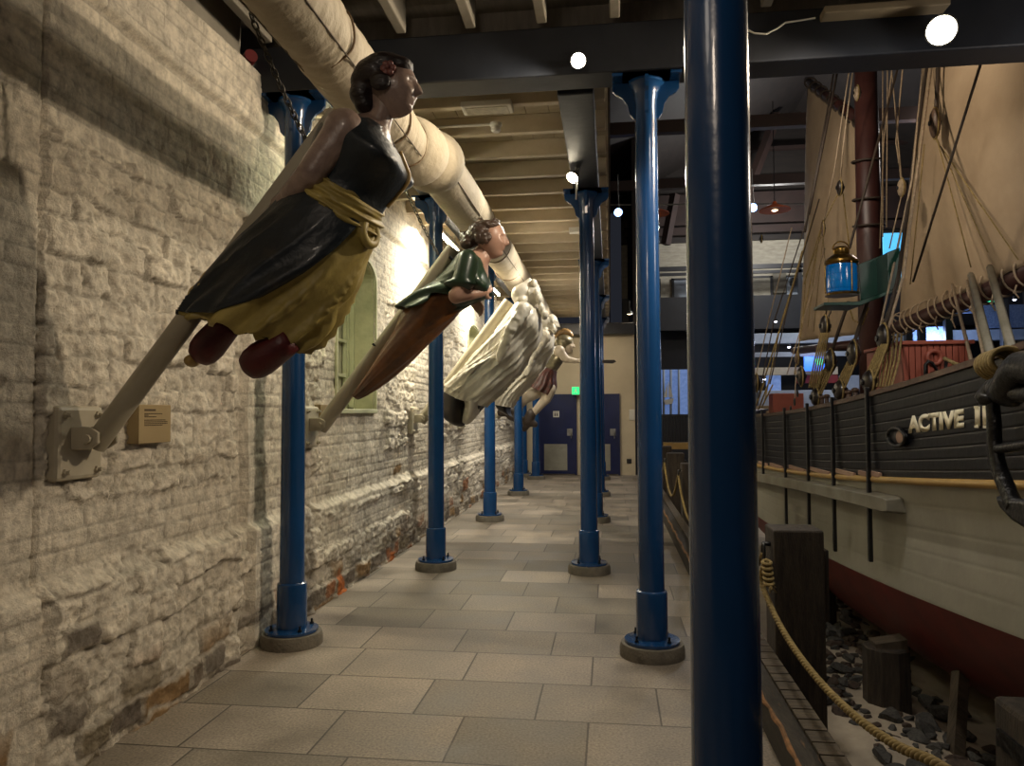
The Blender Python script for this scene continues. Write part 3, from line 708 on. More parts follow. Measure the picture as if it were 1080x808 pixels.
# dark overskirt, open at the front with a sweeping edge
tb = [(0, .93), (.12, .90), (.3, .84), (.5, .74), (.68, .62), (.84, .42), (.93, .22), (1, .06)]
def tfrac(u): return np.interp(u, [a for a, b in tb], [b for a, b in tb])
def lim(u): return math.acos(max(-1, min(1, 1-2*tfrac(u*.97))))
rows_d = loft(skirt, FY1, 90, 96, fold=lambda u, th: hemf(u, th)*.55+.016+.010*math.sin(th*3+u*5)*u, a0=lambda u: -lim(u), a1=lambda u: lim(u))
o = MB().grid(rows_d[:88]).build('overskirt', m_navydress, fh, smooth=True); sd = o.modifiers.new('s', 'SOLIDIFY'); sd.thickness = .022
# sash
sash = crop(*S1, [(322, 332, 462, 408, .178), (312, 345, 462, 428, .19), (303, 362, 458, 448, .195), (296, 376, 452, 462, .19)])
MB().grid(loft(sash, FY1, 26, 96, fold=lambda u, th: .018+.008*math.sin(u*16+2*math.sin(th*2))+.004*math.sin(u*30+th*4)), closed=True).build('sash', m_yellow, fh, smooth=True).modifiers.new('s', 'SOLIDIFY').thickness = .02
kc = P(180+.4706*436, 30+.4706*448, Y=FY1-.03)
kn = MB()
for j in range(4):
    c = kc+Vector((.012*j-.01, 0, .02-.016*j)); kn.tube([c+Vector((.012*math.cos(a), .055*math.cos(a)-.02, .05*math.sin(a))) for a in np.linspace(0, 2*PI, 20, endpoint=False)], .02, 8, closed=True)
kn.build('sash_knot', m_yellow, fh, smooth=True)
# arm drawn back along the board
sh = P(180+.4706*388, 30+.4706*226, Y=FY1-.17); el = P(180+.4706*315, 30+.4706*325, Y=FY1-.20); wr_ = P(180+.4706*268, 30+.4706*372, Y=FY1-.13)
blobs('arm', m_skin1, fh, [(sh, (.088, .08, .09)), (sh, el, .078, .062), (el, wr_, .06, .045)], voxel=.011, smooth_it=8)
sh2 = sh+Vector((0, .34, 0)); blobs('arm', m_skin1, fh, [(sh2, (.088, .08, .09)), (sh2, el+Vector((0, .40, 0)), .078, .062), (el+Vector((0, .40, 0)), wr_+Vector((0, .3, 0)), .06, .045)], voxel=.011, smooth_it=8)
hand(fh, wr_, wr_-el, (0, 1, -.3), 1.25, m_skin1, curl=.5)
hc = P(180+.4706*500, 30+.4706*136, Y=FY1)
hd = head(fh, hc, (1, -.10, -.02), (-.05, 0, 1), .265, m_skin1)
A_ = lambda x, y, dy=0: P(180+.4706*x, 30+.4706*y, Y=FY1+dy)
blobs('hair', m_hairdk, fh, [(A_(482, 92), (.105, .115, .062)), (A_(462, 108), (.10, .12, .075)), (A_(515, 84, -.03), (.055, .055, .04)), (A_(518, 88, .05), (.055, .06, .045)),
    (A_(436, 122), (.065, .085, .06)), (A_(431, 150), (.06, .08, .055)), (A_(437, 172), (.05, .06, .045)), (A_(470, 118, -.10), (.05, .025, .045)), (A_(470, 118, .10), (.05, .025, .045)), (A_(505, 75), (.05, .06, .025))], voxel=.008, smooth_it=10)
q = A_(487, 88, -.105)
fl = MB()
for k in range(6): an = k*PI/3; fl.ell(q+Vector((.02*math.cos(an), 0, .02*math.sin(an))), (.015, .01, .015), seg=10, rings=6)
fl.ell(q+Vector((0, -.01, 0)), (.01, .01, .01), seg=10, rings=6); fl.build('hair_flower', mat('faded pink paint', '#8d5a52', '#6d423d', 8, .5), fh, smooth=True)
# boots
for (x0, y0, x1, y1, dy) in ((130, 660, 62, 738, .07), (262, 700, 172, 762, -.09)):
    a = A_(x0, y0, dy); b = A_(x1, y1, dy); d = (b-a)
    rr = [(a+d*t) for t in (-.1, .15, .4, .65, .85, 1.0, 1.08)]
    MB().tube(rr, [.062, .068, .073, .077, .072, .055, .02], 24).build('boot', m_redboot, fh, smooth=True)
a = A_(48, 745, .07); MB().ell(a, (.03, .05, .03)).build('boot_tip', m_gold, fh, smooth=True)
chain(P(264, 14, Y=FY1-.05), P(325, 152, Y=FY1+.10), 'dark chain hanging down to the head of the board behind the nearest figurehead', pitch=.034)
# info plate beside the first bracket
t = thing('information_panel', 'small beige caption panel on a block beside the wall plate of the nearest figurehead', 'panel', P(157, 446, X=WX+.1))
a = P(140, 447, X=WX+.05); b = P(174, 447, X=WX+.05); y0, y1 = a.y, b.y; zc = a.z
m_panel = mat('beige caption board', '#a08c64', '#94805a', 2, .6)
MB().box((WX+.0, y0, zc-.105), (WX+.085, y1, zc+.10), bev=.003).build('board', m_panel, t)
def text_obj(name, body, size, loc, rot, m, parent=None, ext=.001, align='LEFT'):
    cu = bpy.data.curves.new(name, 'FONT'); cu.body = body; cu.size = size; cu.extrude = ext; cu.align_x = align; cu.space_line = 1.0
    o = bpy.data.objects.new(name, cu); COL.objects.link(o); dg = bpy.context.evaluated_depsgraph_get()
    me = bpy.data.meshes.new_from_object(o.evaluated_get(dg)); bpy.data.objects.remove(o)
    me.transform(Matrix.Translation(loc) @ rot.to_4x4()); return new_obj(name, me, m, parent)
m_ink = mat('brown ink', '#4a3a22', '#42331e', 3, .6)
RWALL = Matrix(((0, 0, 1), (1, 0, 0), (0, 1, 0)))
rs_ = np.random.RandomState(2); H_ = b.y-a.y
for fy, wd, th_ in ((.86, .34, .010), (.765, .55, .0045), (.725, .14, .0045), (.685, .36, .0045), (.60, .68, .0045), (.555, .74, .0045), (.51, .72, .0045), (.465, .56, .0045)):
    mb = MB(); yy = y0+.16*H_; ye = yy+wd*H_; zl = zc-.105+.205*fy
    while yy < ye-.004:
        w_ = min(rs_.uniform(.008, .024), ye-yy) if th_ < .01 else ye-yy
        mb.box((WX+.084, yy, zl-th_/2), (WX+.0862, yy+w_, zl+th_/2)); yy += w_+.004
    mb.build('caption_line', m_ink, t, kind='stuff')
a = P(337, 438, X=WX+.05)
MB().box((WX, a.y-.02, a.z-.11), (WX+.07, a.y+.20, a.z+.09), bev=.003).build('information_panel', m_panel, label='small beige caption block on the wall below the window, beside the green-dressed figurehead pole', cat='panel')
# ------------------------------------------------------------------ figure two
FY2 = 5.92
m_green = mat('dark green gloss paint', '#26402c', '#1a2c20', 7, .38, coat=.25, c3='#3c2a18', bump=.15, bscale=14)
m_brownw = mat('varnished brown wood', '#7a4c24', '#4a2e16', 5, .35, stretch=(1, 1, 1), c3='#96632e', bump=.35, bscale=18, coat=.3)
m_skin2 = mat('pale pink painted skin', '#bb9582', '#a78372', 6, .35, coat=.2)
m_hair2 = mat('brown carved hair', '#4a382c', '#362821', 8, .4, coat=.3)
pole_set(FY2, 1.53, P(479, 262, Y=FY2+.02), .062, 'green-dressed woman figurehead', near=True)
S2 = (.3093, 320, 210)
fh2 = thing('figurehead', 'carved woman in a dark green bodice, hand on breast, above a long brown scrolled base', 'figurehead', P(450, 330, Y=FY2))
B_ = lambda x, y, dy=0: P(320+.3093*x, 210+.3093*y, Y=FY2-.14+dy)
Y2 = FY2-.14
tor = crop(*S2, [(600, 120, 655, 165, .05), (596, 160, 640, 205, .06), (575, 178, 630, 225, .11), (540, 190, 628, 260, .20), (510, 225, 630, 300, .215), (475, 265, 608, 335, .20), (430, 300, 560, 360, .17), (390, 330, 520, 385, .165)])
MB().grid(loft(tor, Y2, 60, 64), closed=True, cap=True).build('body', m_skin2, fh2, smooth=True)
ff = folds(6, .012, 9, twist=2)
rows = bust(loft(tor[2:], Y2, 56, 64, fold=lambda u, th: .014+ff(u, th)*u), .45, .075)
vs = [v for r in rows for v in r]; fs = []; nr = len(rows); nc = 64
for i in range(nr-1):
    u = i/(nr-1)
    for k in range(nc):
        a = abs(-PI+2*PI*(k+.5)/nc); lm = 0 if a < 1.9 else (a-1.9)*.22
        if u > lm: fs.append((i*nc+k, i*nc+(k+1) % nc, (i+1)*nc+(k+1) % nc, (i+1)*nc+k))
o = MB().add(vs, fs).build('bodice', m_green, fh2, smooth=True); o.modifiers.new('s', 'SOLIDIFY').thickness = .015
base = crop(*S2, [(440, 300, 575, 352, .17), (392, 325, 540, 375, .20), (348, 378, 500, 420, .19), (310, 450, 440, 480, .17), (262, 530, 360, 560, .13), (215, 600, 285, 625, .085), (178, 655, 215, 672, .05), (166, 668, 185, 684, .03)])
f2 = folds(4, .018, 14, twist=1.4)
MB().grid(loft(base, Y2, 80, 72, fold=lambda u, th: f2(u, th)*(1-u*.7)), closed=True, cap=True).build('scroll_base', m_brownw, fh2, smooth=True)
pep = crop(*S2, [(455, 285, 590, 345, .19), (425, 300, 560, 360, .215), (385, 325, 530, 372, .225), (330, 372, 470, 392, .22)])
def pepl(u): return 1.9-.5*u+.25*math.sin(u*9)
o = MB().grid(loft(pep, Y2, 34, 80, fold=lambda u, th: .014+.022*math.sin(th*6+u*5)*u, a0=lambda u: -pepl(u), a1=lambda u: pepl(u))).build('peplum', m_green, fh2, smooth=True); o.modifiers.new('s', 'SOLIDIFY').thickness = .018
for sgn in (-1, 1):
    s_ = B_(560, 215, sgn*.20-.0); e_ = B_(546, 278, sgn*.25)
    pts = [s_, s_+(e_-s_)*.3, s_+(e_-s_)*.6, s_+(e_-s_)*.95]
    blobs('sleeve', m_green, fh2, [(s_, (.085, .08, .10)), (s_, e_, .085, .088), (B_(520, 288, sgn*.26), (.10, .085, .035)), (B_(555, 290, sgn*.26), (.08, .085, .03))], voxel=.012, smooth_it=9)
    w_ = B_(606, 318, sgn*.13) if sgn < 0 else B_(575, 345, .2)
    blobs('forearm', m_skin2, fh2, [(B_(540, 300, sgn*.26), B_(520, 330, sgn*.28), .055, .06), (B_(520, 332, sgn*.28), w_, .058, .040)], voxel=.011, smooth_it=6)
    if sgn < 0: hand(fh2, w_, (B_(640, 290, 0)-w_), (-.2, 1, .2), 1.15, m_skin2, curl=.45)
    else: hand(fh2, w_, (.5, -.3, -.5), (-.5, -.5, 0), 1.15, m_skin2, curl=.5)
head(fh2, B_(640, 140), (1, -.18, -.06), (-.10, 0, 1), .30, m_skin2)
blobs('hair', m_hair2, fh2, [(B_(607, 118), (.11, .125, .095)), (B_(632, 96), (.10, .115, .05)), (B_(655, 78), (.035, .05, .03)), (B_(570, 140), (.08, .08, .06)), (B_(560, 152, -.03), (.06, .06, .045)), (B_(552, 128, .02), (.05, .06, .04)), (B_(612, 130, -.11), (.07, .03, .06)), (B_(612, 130, .11), (.07, .03, .06))], voxel=.009, smooth_it=5, wave=.009, wscale=.035)
MB().tube([B_(498, 198), B_(520, 212)], .012, 8).build('fixing_bolt', m_bolt, fh2)
MB().tube([B_(236, 494, .1), B_(262, 510, .1)], .01, 8).build('fixing_bolt', m_bolt, fh2)
chain(P(424, 192, Y=FY2), P(462, 268, Y=FY2), 'thin chain running down to the pole top behind the green-dressed figurehead', pitch=.034)
# ------------------------------------------------------------------ white draped figures
m_whitef = mat('ivory painted carving', '#d3ccba', '#beb7a5', 5, .4, bump=.15, bscale=16, coat=.15)
m_blkbase = mat('black painted base', '#1c1917', '#2a211a', 7, .5)
def draped(label, S, Y, sec, seed, head_c, arm, foot, hood, pc, d, plab, cap=True, veil=(14, 9, 26, 5)):
    t = thing('figurehead', label, 'figurehead', pc)
    Q = lambda x, y, dy=0: P(S[1]+S[0]*x, S[2]+S[0]*y, Y=Y+dy)
    fA = folds(6, .032, seed, twist=1.6); fB = folds(11, .010, seed+1, twist=-2.0)
    nz = lambda u, th: (fA(u, th)+fB(u, th))*min(1, .25+u*1.6)+.02*math.sin(u*22+3*math.sin(th*1.5+seed))*math.exp(-((u-.42)/.25)**2)
    MB().grid(loft(crop(*S, sec), Y, 110, 120, fold=nz), closed=True, cap=True).build('robe', m_whitef, t, smooth=True)
    mant = [list(s) for s in sec[1:-1]]
    def lm(u): return .9+.55*u+.2*math.sin(u*7+seed)
    o = MB().grid(loft(crop(*S, mant), Y, 90, 100, fold=lambda u, th: .03+nz(u*.7, th+.4)*.9, a0=lambda u: -lm(u), a1=lambda u: lm(u))).build('mantle', m_whitef, t, smooth=True); o.modifiers.new('s', 'SOLIDIFY').thickness = .03
    for sgn in (-1, 1):
        a, b, c = [Q(x, y, sgn*w) for x, y, w in arm]
        blobs('sleeve', m_whitef, t, [(a, .10), (a, b, .095, .075), (b, c, .07, .05)], voxel=.015, smooth_it=4, wave=.012, wscale=.09)
    hd_ = head(t, Q(*head_c[:2]), (1, -.1, -.15), (-.1, 0, 1), head_c[2], m_whitef)
    h0 = hood[0]; h1 = hood[1]
    blobs('hood', m_whitef, t, [(Q(h0[0], h0[1]), h0[2]), (Q(h0[0]+8, h0[1]-6), Q(h1[0], h1[1]), .125, .03), (Q(h0[0]+4, h0[1]+22), (.10, .15, .08))], voxel=.012, smooth_it=6)
    for sgn in (-1, 1):
        blobs('veil_fold', m_whitef, t, [(Q(h1[0]+veil[0]+k*veil[1], h1[1]+14+k*veil[2]+(k % 2)*6, sgn*(.05+.015*k)), (.045, .06, .065)) for k in range(veil[3])], voxel=.011, smooth_it=2)
    for i, ft in enumerate(foot):
        tail = ft[0][4] < 0; ft = [tuple(abs(v) if k == 4 else v for k, v in enumerate(s)) for s in ft]
        MB().grid(loft(crop(*S, ft), Y-.0, 20, 40, fold=lambda u, th: .01*math.sin(th*4)), closed=True, cap=True).build('drape_tail' if tail else 'base_block', m_whitef if tail else m_blkbase, t, smooth=40)
    return t
FY3 = 8.95
pole_set(9.22, 1.55, P(537, 318, Y=9.22), .07, 'first white draped figurehead')
draped('tall ivory carved figure in heavy draped robes with a peaked hood and black base blocks', S2, FY3,
    [(745, 340, 800, 372, .07), (734, 354, 812, 400, .19), (712, 384, 812, 446, .25), (674, 436, 793, 502, .26), (630, 496, 760, 560, .28), (580, 550, 722, 610, .31), (530, 600, 688, 652, .33), (492, 640, 640, 696, .34), (480, 662, 626, 710, .33)],
    5, (775, 322, .30), [(748, 378, .25), (706, 445, .36), (668, 545, .37)], [[(482, 655, 560, 690, .24, -.06), (480, 690, 556, 735, .24, -.06), (484, 735, 548, 772, .20, -.06), (490, 752, 530, 775, .1, -.06)], [(552, 650, 606, 690, -.2, -.12), (560, 700, 600, 730, .17, -.12), (552, 745, 578, 757, .1, -.12), (551, 762, 562, 768, .04, -.12)], [(590, 690, 632, 682, .14), (565, 735, 612, 712, .15), (548, 768, 575, 752, .1)]],
    [(742, 326, (.12, .13, .13)), (772, 276, (.09, .10, .12)), (768, 280, (.05, .06, .09)), (755, 345, (.12, .14, .08)), (772, 300, (.08, .1, .06))], P(520, 370, Y=FY3), 0, '')
FY4 = 11.95
pole_set(12.25, 1.55, P(566, 350, Y=12.25), .07, 'second white draped figurehead')
draped('smaller-looking ivory carved figure in draped robes, half hidden behind the first white one', S2, FY4,
    [(815, 432, 850, 450, .08), (800, 445, 856, 478, .19), (770, 475, 848, 522, .26), (738, 520, 818, 570, .29), (708, 575, 790, 612, .31), (680, 620, 760, 648, .33), (660, 660, 730, 684, .34), (650, 700, 715, 712, .33)],
    23, (842, 425, .31), [(822, 472, .27), (782, 530, .36), (760, 595, .36)], [[(655, 700, 705, 705, .2), (668, 720, 705, 728, .2), (690, 735, 712, 742, .1)]],
    [(820, 428, (.13, .14, .13)), (846, 404, (.12, .13, .08)), (860, 420, (.05, .08, .10)), (820, 445, (.12, .14, .10))], P(560, 380, Y=FY4), 0, '', veil=(2, 3, 14, 3))
a = P(469, 432, Y=9.2)
# ------------------------------------------------------------------ roman soldier
FY5 = 15.25
m_arm = mat('tarnished armour paint', '#8d8468', '#6b6450', 10, .35, metal=.5)
m_redsk = mat('dark red and bronze paint', '#5a3028', '#2c201a', 14, .45, c3='#8a6a4a')
m_skin5 = mat('pale grey painted skin', '#b9ab97', '#a59883', 8, .4)
m_crest = mat('bronze crest', '#9a7a4a', '#6e5530', 12, .4)
m_boot5 = mat('dark brown boots', '#2e251e', '#40342a', 10, .5)
pole_set(15.55, 1.56, P(583, 372, Y=15.55), .07, 'helmeted soldier figurehead')
t5 = thing('figurehead', 'carved soldier with crested helmet stretching out one arm with a short sword', 'figurehead', P(585, 390, Y=FY5))
S5 = (.198, 460, 300)
C_ = lambda x, y, dy=0: P(460+.198*x, 300+.198*y, Y=FY5+dy)
MB().grid(loft(crop(*S5, [(668, 325, 700, 345, .10), (640, 345, 690, 375, .22), (608, 380, 672, 415, .26), (590, 410, 655, 440, .23), (580, 445, 640, 462, .2)]), FY5, 40, 48, fold=lambda u, th: .01*math.sin(th*4)), closed=True, cap=True).build('breastplate', m_arm, t5, smooth=True)
MB().grid(loft(crop(*S5, [(575, 440, 645, 465, .22), (545, 480, 640, 500, .28), (520, 525, 640, 550, .32), (505, 545, 612, 598, .33)]), FY5, 50, 80, fold=lambda u, th: .03*math.sin(th*9)*u), closed=True, cap=True).build('tunic_skirt', m_redsk, t5, smooth=True)
head(t5, C_(692, 322), (1, -.15, -.05), (-.05, 0, 1), .36, m_skin5)
blobs('helmet', m_arm, t5, [(C_(680, 305), (.19, .18, .15)), (C_(672, 325), (.12, .17, .15))], voxel=.018)
cr = [C_(640, 290), C_(648, 268), C_(668, 256), C_(690, 252), (C_(712, 262)), C_(724, 278)]
mb = MB(); pts = [Vector(p) for p in crom([tuple(x) for x in cr], 24)]; mb.tube(pts, [.03+.035*math.sin(PI*i/23) + .012*(i % 2) for i in range(24)], 10); mb.build('crest', m_crest, t5, smooth=True)
blobs('arm', m_skin5, t5, [(C_(655, 355, -.22), .12), (C_(655, 355, -.22), C_(690, 398, -.22), .10, .08), (C_(690, 398, -.22), C_(748, 408, -.2), .07, .05)], voxel=.018)
hand(t5, C_(750, 408, -.2), (1, 0, 0), (0, 0, -1), 1.6, m_skin5, curl=1.2)
blobs('arm', m_skin5, t5, [(C_(650, 355, .2), .12), (C_(650, 355, .2), C_(610, 400, .3), .10, .08), (C_(610, 400, .3), C_(600, 450, .28), .07, .05)], voxel=.018)
hand(t5, C_(599, 456, .28), (-.1, 0, -1), (-1, 0, 0), 1.5, m_skin5, curl=.6)
MB().prism([C_(750, 400, -.21), C_(765, 398, -.21), C_(765, 405, -.21), P(648, 379.5, Y=FY5-.21), P(650, 381.5, Y=FY5-.21), P(646, 383.5, Y=FY5-.21), C_(765, 413, -.21), C_(765, 420, -.21), C_(750, 418, -.21)], (0, .02, 0)).build('sword', m_boot5, t5)
blobs('leg', m_skin5, t5, [(C_(600, 560, -.12), C_(585, 610, -.14), .15, .11), (C_(585, 610, -.14), C_(505, 700, -.14), .10, .07)], voxel=.02)
blobs('boot', m_boot5, t5, [(C_(505, 690, -.14), C_(490, 730, -.14), .11, .11), (C_(490, 730, -.14), C_(525, 745, -.14), .1, .07), (C_(500, 725, -.14), C_(470, 770, -.14), .09, .06)], voxel=.02)
blobs('leg', m_skin5, t5, [(C_(560, 560, .14), C_(470, 610, .14), .15, .11), (C_(470, 610, .14), C_(410, 680, .12), .11, .09)], voxel=.02)
blobs('boot', m_boot5, t5, [(C_(430, 665, .14), C_(350, 680, .1), .13, .10), (C_(400, 700, .14), C_(470, 730, .1), .10, .08)], voxel=.02)
# ================================================================== SHIP
m_blackhull = mat('black hull paint', '#0d0f17', '#090b11', 3, .42, bump=.1, bscale=14, c3='#14161e', spec=.3)
m_creamhull = mat('putty grey-cream hull paint', '#9d9a8b', '#8f8c7d', 2.2, .5, bump=.08, bscale=10)
m_redhull = mat('red antifouling paint', '#6e2119', '#571a14', 2.5, .55)
m_rail = mat('brown varnished rail', '#5a4434', '#46352a', 6, .5, bump=.2)
m_yel = mat('ochre painted strake', '#b89655', '#a5854a', 5, .45)
m_guard = mat('grey painted guard timber', '#8b887a', '#726d5e', 4, .5)
m_letter = mat('cream lettering paint', '#f0e8cc', '#e6ddbd', 6, .5)
m_mast = mat('dark red-brown mast paint', '#40241f', '#321a18', 3, .45)
m_deckhouse = mat('brick red deckhouse paint', '#a05644', '#8d4a3a', 4, .5)
m_sail = mat('tan-cream sailcloth', '#a8947a', '#97836a', 1.6, .85, bump=.25, bscale=6, c3='#8a765c')
m_rope = mat('tan hemp rope', '#94804f', '#6f5d34', 30, .8)
m_rope2 = mat('dark tarred rope', '#3b2f24', '#2a211a', 30, .7)
m_rope3 = mat('pale weathered rope', '#a3917a', '#84745f', 30, .8)
m_block = mat('dark wooden block', '#1d1410', '#140e0b', 12, .4, coat=.2)
m_iron = mat('black painted iron', '#0a0a0c', '#101113', 10, .33, bump=.3, bscale=40)
m_brass = mat('worn brass', '#8a6a30', '#4f3d1c', 14, .3, metal=.9)
CX = 3.6
YR = [-1.5, 1.0, 3.76, 5.43, 7.5, 10.8, 14.5]
def lvl(tab, y): return float(np.interp(y, [a for a, b in tab], [b for a, b in tab]))
def smooth_tab(t):
    xs = [a for a, b in t]; zs = [b for a, b in t]; X = np.linspace(xs[0], xs[-1], 400)
    co = np.polyfit(xs, zs, 3); return lambda y: float(np.polyval(co, y))
z_rail = smooth_tab([(1, 2.22), (3.74, 1.89), (5.41, 1.755), (8, 1.61), (10.73, 1.55), (14, 1.62)])
z_yel = smooth_tab([(1, 1.52), (3.78, 1.27), (5.45, 1.15), (7.37, 1.03), (10.79, .91), (14, .93)])
z_boot = smooth_tab([(1, .85), (3.82, .56), (5.44, .38), (7.57, .255), (10.64, .23), (14, .35)])
def xoff(y):
    return 1.1*max(0, (2.6-y)/4.6)**1.6*1.55+.9*max(0, (y-11.3)/3.2)**1.8
def kdeep(y): return float(np.interp(y, [0, 3.9, 5.7, 9, 14], [.55, .74, 1.08, 1.05, .8]))
stations = np.concatenate([np.linspace(-1.6, 3.4, 14), np.linspace(3.55, 14.5, 62)])
ship = thing('sailing_ship', 'black and cream wooden sailing ship with red bottom and tan sails at the right', 'ship', (CX, 6, 0))
def hull_rows(lo, hi, n, planks, groove, key, offx=0):
    rows = []
    for y in stations:
        row = []
        for i in range(n+1):
            u = i/n; z = lo(y)+(hi(y)-lo(y))*u
            g = groove*math.exp(-((((u*planks) % 1)-0)/.06)**2)+groove*math.exp(-((((u*planks) % 1)-1)/.06)**2)
            fx = 1.9+xoff(y)+(.035*(1-abs(2*u-1)) if key == 'c' else 0)
            fx += {'b': -.02*u, 'c': .05*(1-u)-.02*0}[key]
            row.append(Vector((min(fx+g+offx, CX), y, z)))
        rows.append(row)
    return rows
def both(rows): return rows+[[Vector((2*CX-v.x, v.y, v.z)) for v in r] for r in rows]
mb = MB(); r = hull_rows(z_yel, z_rail, 135, 9, .0035, 'b'); mb.grid(r); mb.grid([[Vector((2*CX-v.x, v.y, v.z)) for v in q] for q in r])
mb.grid([[Vector((min(q[-1].x+t, CX), q[-1].y, q[-1].z)) for t in (0, .09)] for q in r]); mb.grid([[Vector((min(q[-1].x+.09, CX), q[-1].y, q[-1].z)), Vector((min(q[-1].x+.09, CX), q[-1].y, z_yel(q[0].y)))] for q in r])
mb.build('bulwark', m_blackhull, ship, smooth=50)
mb = MB(); r = hull_rows(z_boot, z_yel, 90, 5, .0014, 'c'); mb.grid(r); mb.grid([[Vector((2*CX-v.x, v.y, v.z)) for v in q] for q in r]); mb.build('topsides', m_creamhull, ship, smooth=50)
sec = [(0, 0), (.06, -.13), (.13, -.25), (.25, -.40), (.45, -.58), (.8, -.76), (1.2, -.92), (1.6, -1.08), (1.7, -1.3)]
rows = []
for y in stations:
    k = kdeep(y); sx = (CX-1.95-xoff(y))/1.65; rows.append([Vector((1.95+xoff(y)+a*sx*.97, y, z_boot(y)+b*k)) for a, b in [tuple(v) for v in crom(sec, 24)]])
mb = MB(); mb.grid(rows); mb.grid([[Vector((2*CX-v.x, v.y, v.z)) for v in q] for q in rows]); mb.build('bottom', m_redhull, ship, smooth=True)
MB().grid([[Vector((1.99+xoff(y), y, z_yel(y)+.12)), Vector((2*CX-1.99-xoff(y), y, z_yel(y)+.12))] for y in stations[stations > .2]]).build('deck', m_rail, ship)
mb = MB()
for sgn in (0, 1):
    rr = [[Vector((x, y, z)) for x, z in ((1.865+xoff(y), z_rail(y)), (1.865+xoff(y), z_rail(y)+.035), (2.02+xoff(y), z_rail(y)+.035), (2.02+xoff(y), z_rail(y)))] for y in stations if xoff(y) < 1.5]
    if sgn: rr = [[Vector((2*CX-v.x, v.y, v.z)) for v in q] for q in rr]
    mb.grid(rr, closed=True, cap=True)
mb.build('cap_rail', m_rail, ship, smooth=40)
MB().tube([(1.885+xoff(y), y, z_yel(y)) for y in stations if xoff(y) < 1.5], .024, 10).build('yellow_strake', m_yel, ship, smooth=True)
# guard timber
g = [P(793, 502, X=1.86), P(862, 515, X=1.86), P(943, 533, X=1.86)]
g = [Vector(v) for v in crom([tuple(P(760, 496, X=1.86))]+[tuple(v) for v in g], 40)]
g.sort(key=lambda v: v.y)
mb = MB(); rr = []
for i, v in enumerate(g):
    t = .065 if v.y > g[0].y+.05 else .05
    rr.append([Vector((v.x+.11, v.y, v.z+t)), Vector((v.x-.05, v.y, v.z+t*.7)), Vector((v.x-.05, v.y, v.z-t*.8)), Vector((v.x+.11, v.y, v.z-t*1.1))])
mb.grid(rr, closed=True, cap=True); mb.build('guard_timber', m_guard, ship, bevel=.006)
# chain plates
CP = [((915, 404), (922.5, 593)), ((878, 412), (877.8, 578)), ((851.5, 420), (851.7, 566)), ((827.5, 426), (827.8, 551))]
cpy = []
for (a, b) in CP:
    y = P(a[0], 440, X=1.86).y; zb = P(b[0], b[1], X=1.88).z; zt = z_rail(y)+.07; cpy.append(y)
    MB().box((1.845, y-.021, zb), (1.872, y+.021, zt), bev=.005).build('chain_plate', m_iron, ship)
for y in (9.6, 10.8): MB().box((1.845, y-.025, .75), (1.872, y+.025, z_rail(y)+.07), bev=.005).build('chain_plate', m_iron, ship); cpy.append(y)
m_pad = mat('pinkish bare wood', '#a98a76', '#9a7c69', 4, .6)
for (x0, x1) in ((917, 927), (905, 915), (880, 900), (853, 874), (832, 848), (812, 824), (800, 808)):
    a = P(x0, 498, X=1.87).y; b = P(x1, 498, X=1.87).y; y = (a+b)/2
    MB().box((1.868, b, z_yel(y)+.02), (1.892, a, z_yel(y)+.055), bev=.004).build('scupper_pad', m_pad, ship)
# hawse hole
hc_ = P(945, 461, X=1.86); mb = MB()
hr_ = abs(P(936, 461, X=1.86).y-P(954, 461, X=1.86).y)/2; mb.tube([hc_+Vector((0, hr_*math.cos(a), .058*math.sin(a))) for a in np.linspace(0, 2*PI, 28, endpoint=False)], .012, 8, closed=True); hp = mb.build('hawse_ring', m_iron, ship, smooth=True)
MB().ell(hc_+Vector((.016, 0, 0)), (.008, hr_, .056)).build('hawse_hole', m_black, hp, smooth=True)
MB().ell(hc_+Vector((.010, -hr_*.4, -.0)), (.012, hr_*.55, .05)).build('hawse_pipe', m_pad, hp, smooth=True)
# name
cu = bpy.data.curves.new('t', 'FONT'); cu.body = 'ACTIVE'; cu.size = 1; cu.extrude = .0; cu.offset = .06; o = bpy.data.objects.new('t', cu); COL.objects.link(o)
cu2 = bpy.data.curves.new('t2', 'FONT'); cu2.body = 'II'; cu2.size = 1; cu2.offset = .03; o2 = bpy.data.objects.new('t2', cu2); COL.objects.link(o2)
dg = bpy.context.evaluated_depsgraph_get(); dg.update()
def fit(o, pA, pB, hA, hB, nm):
    me = bpy.data.meshes.new_from_object(o.evaluated_get(dg)); xs = [v.co.x for v in me.vertices]; zs = [v.co.y for v in me.vertices]; x0, x1 = min(xs), max(xs); z0, z1 = min(zs), max(zs)
    for v in me.vertices:
        u = (v.co.x-x0)/(x1-x0); w = (v.co.y-z0)/(z1-z0); y = pA.y+(pB.y-pA.y)*u; b = pA.z+(pB.z-pA.z)*u; h = hA+(hB-hA)*u
        z = b+h*w; v.co = Vector((1.8835, y, z))
    bpy.data.objects.remove(o); q = new_obj(nm, me, m_letter, ship); q.modifiers.new('s', 'SOLIDIFY').thickness = .004
    return q
pA = P(957.5, 457.5, X=1.884); pB = P(1016.5, 451, X=1.884); tA = P(957.5, 439, X=1.884); tB = P(1016.5, 431, X=1.884)
fit(o, pA, pB, tA.z-pA.z, tB.z-pB.z, 'name_lettering')
pA = P(1028.5, 450, X=1.884); pB = P(1042, 448.5, X=1.884); tA = P(1028.5, 429.5, X=1.884); tB = P(1042, 427.5, X=1.884)
q = fit(o2, pA, pB, tA.z-pA.z, tB.z-pB.z, 'name_lettering')
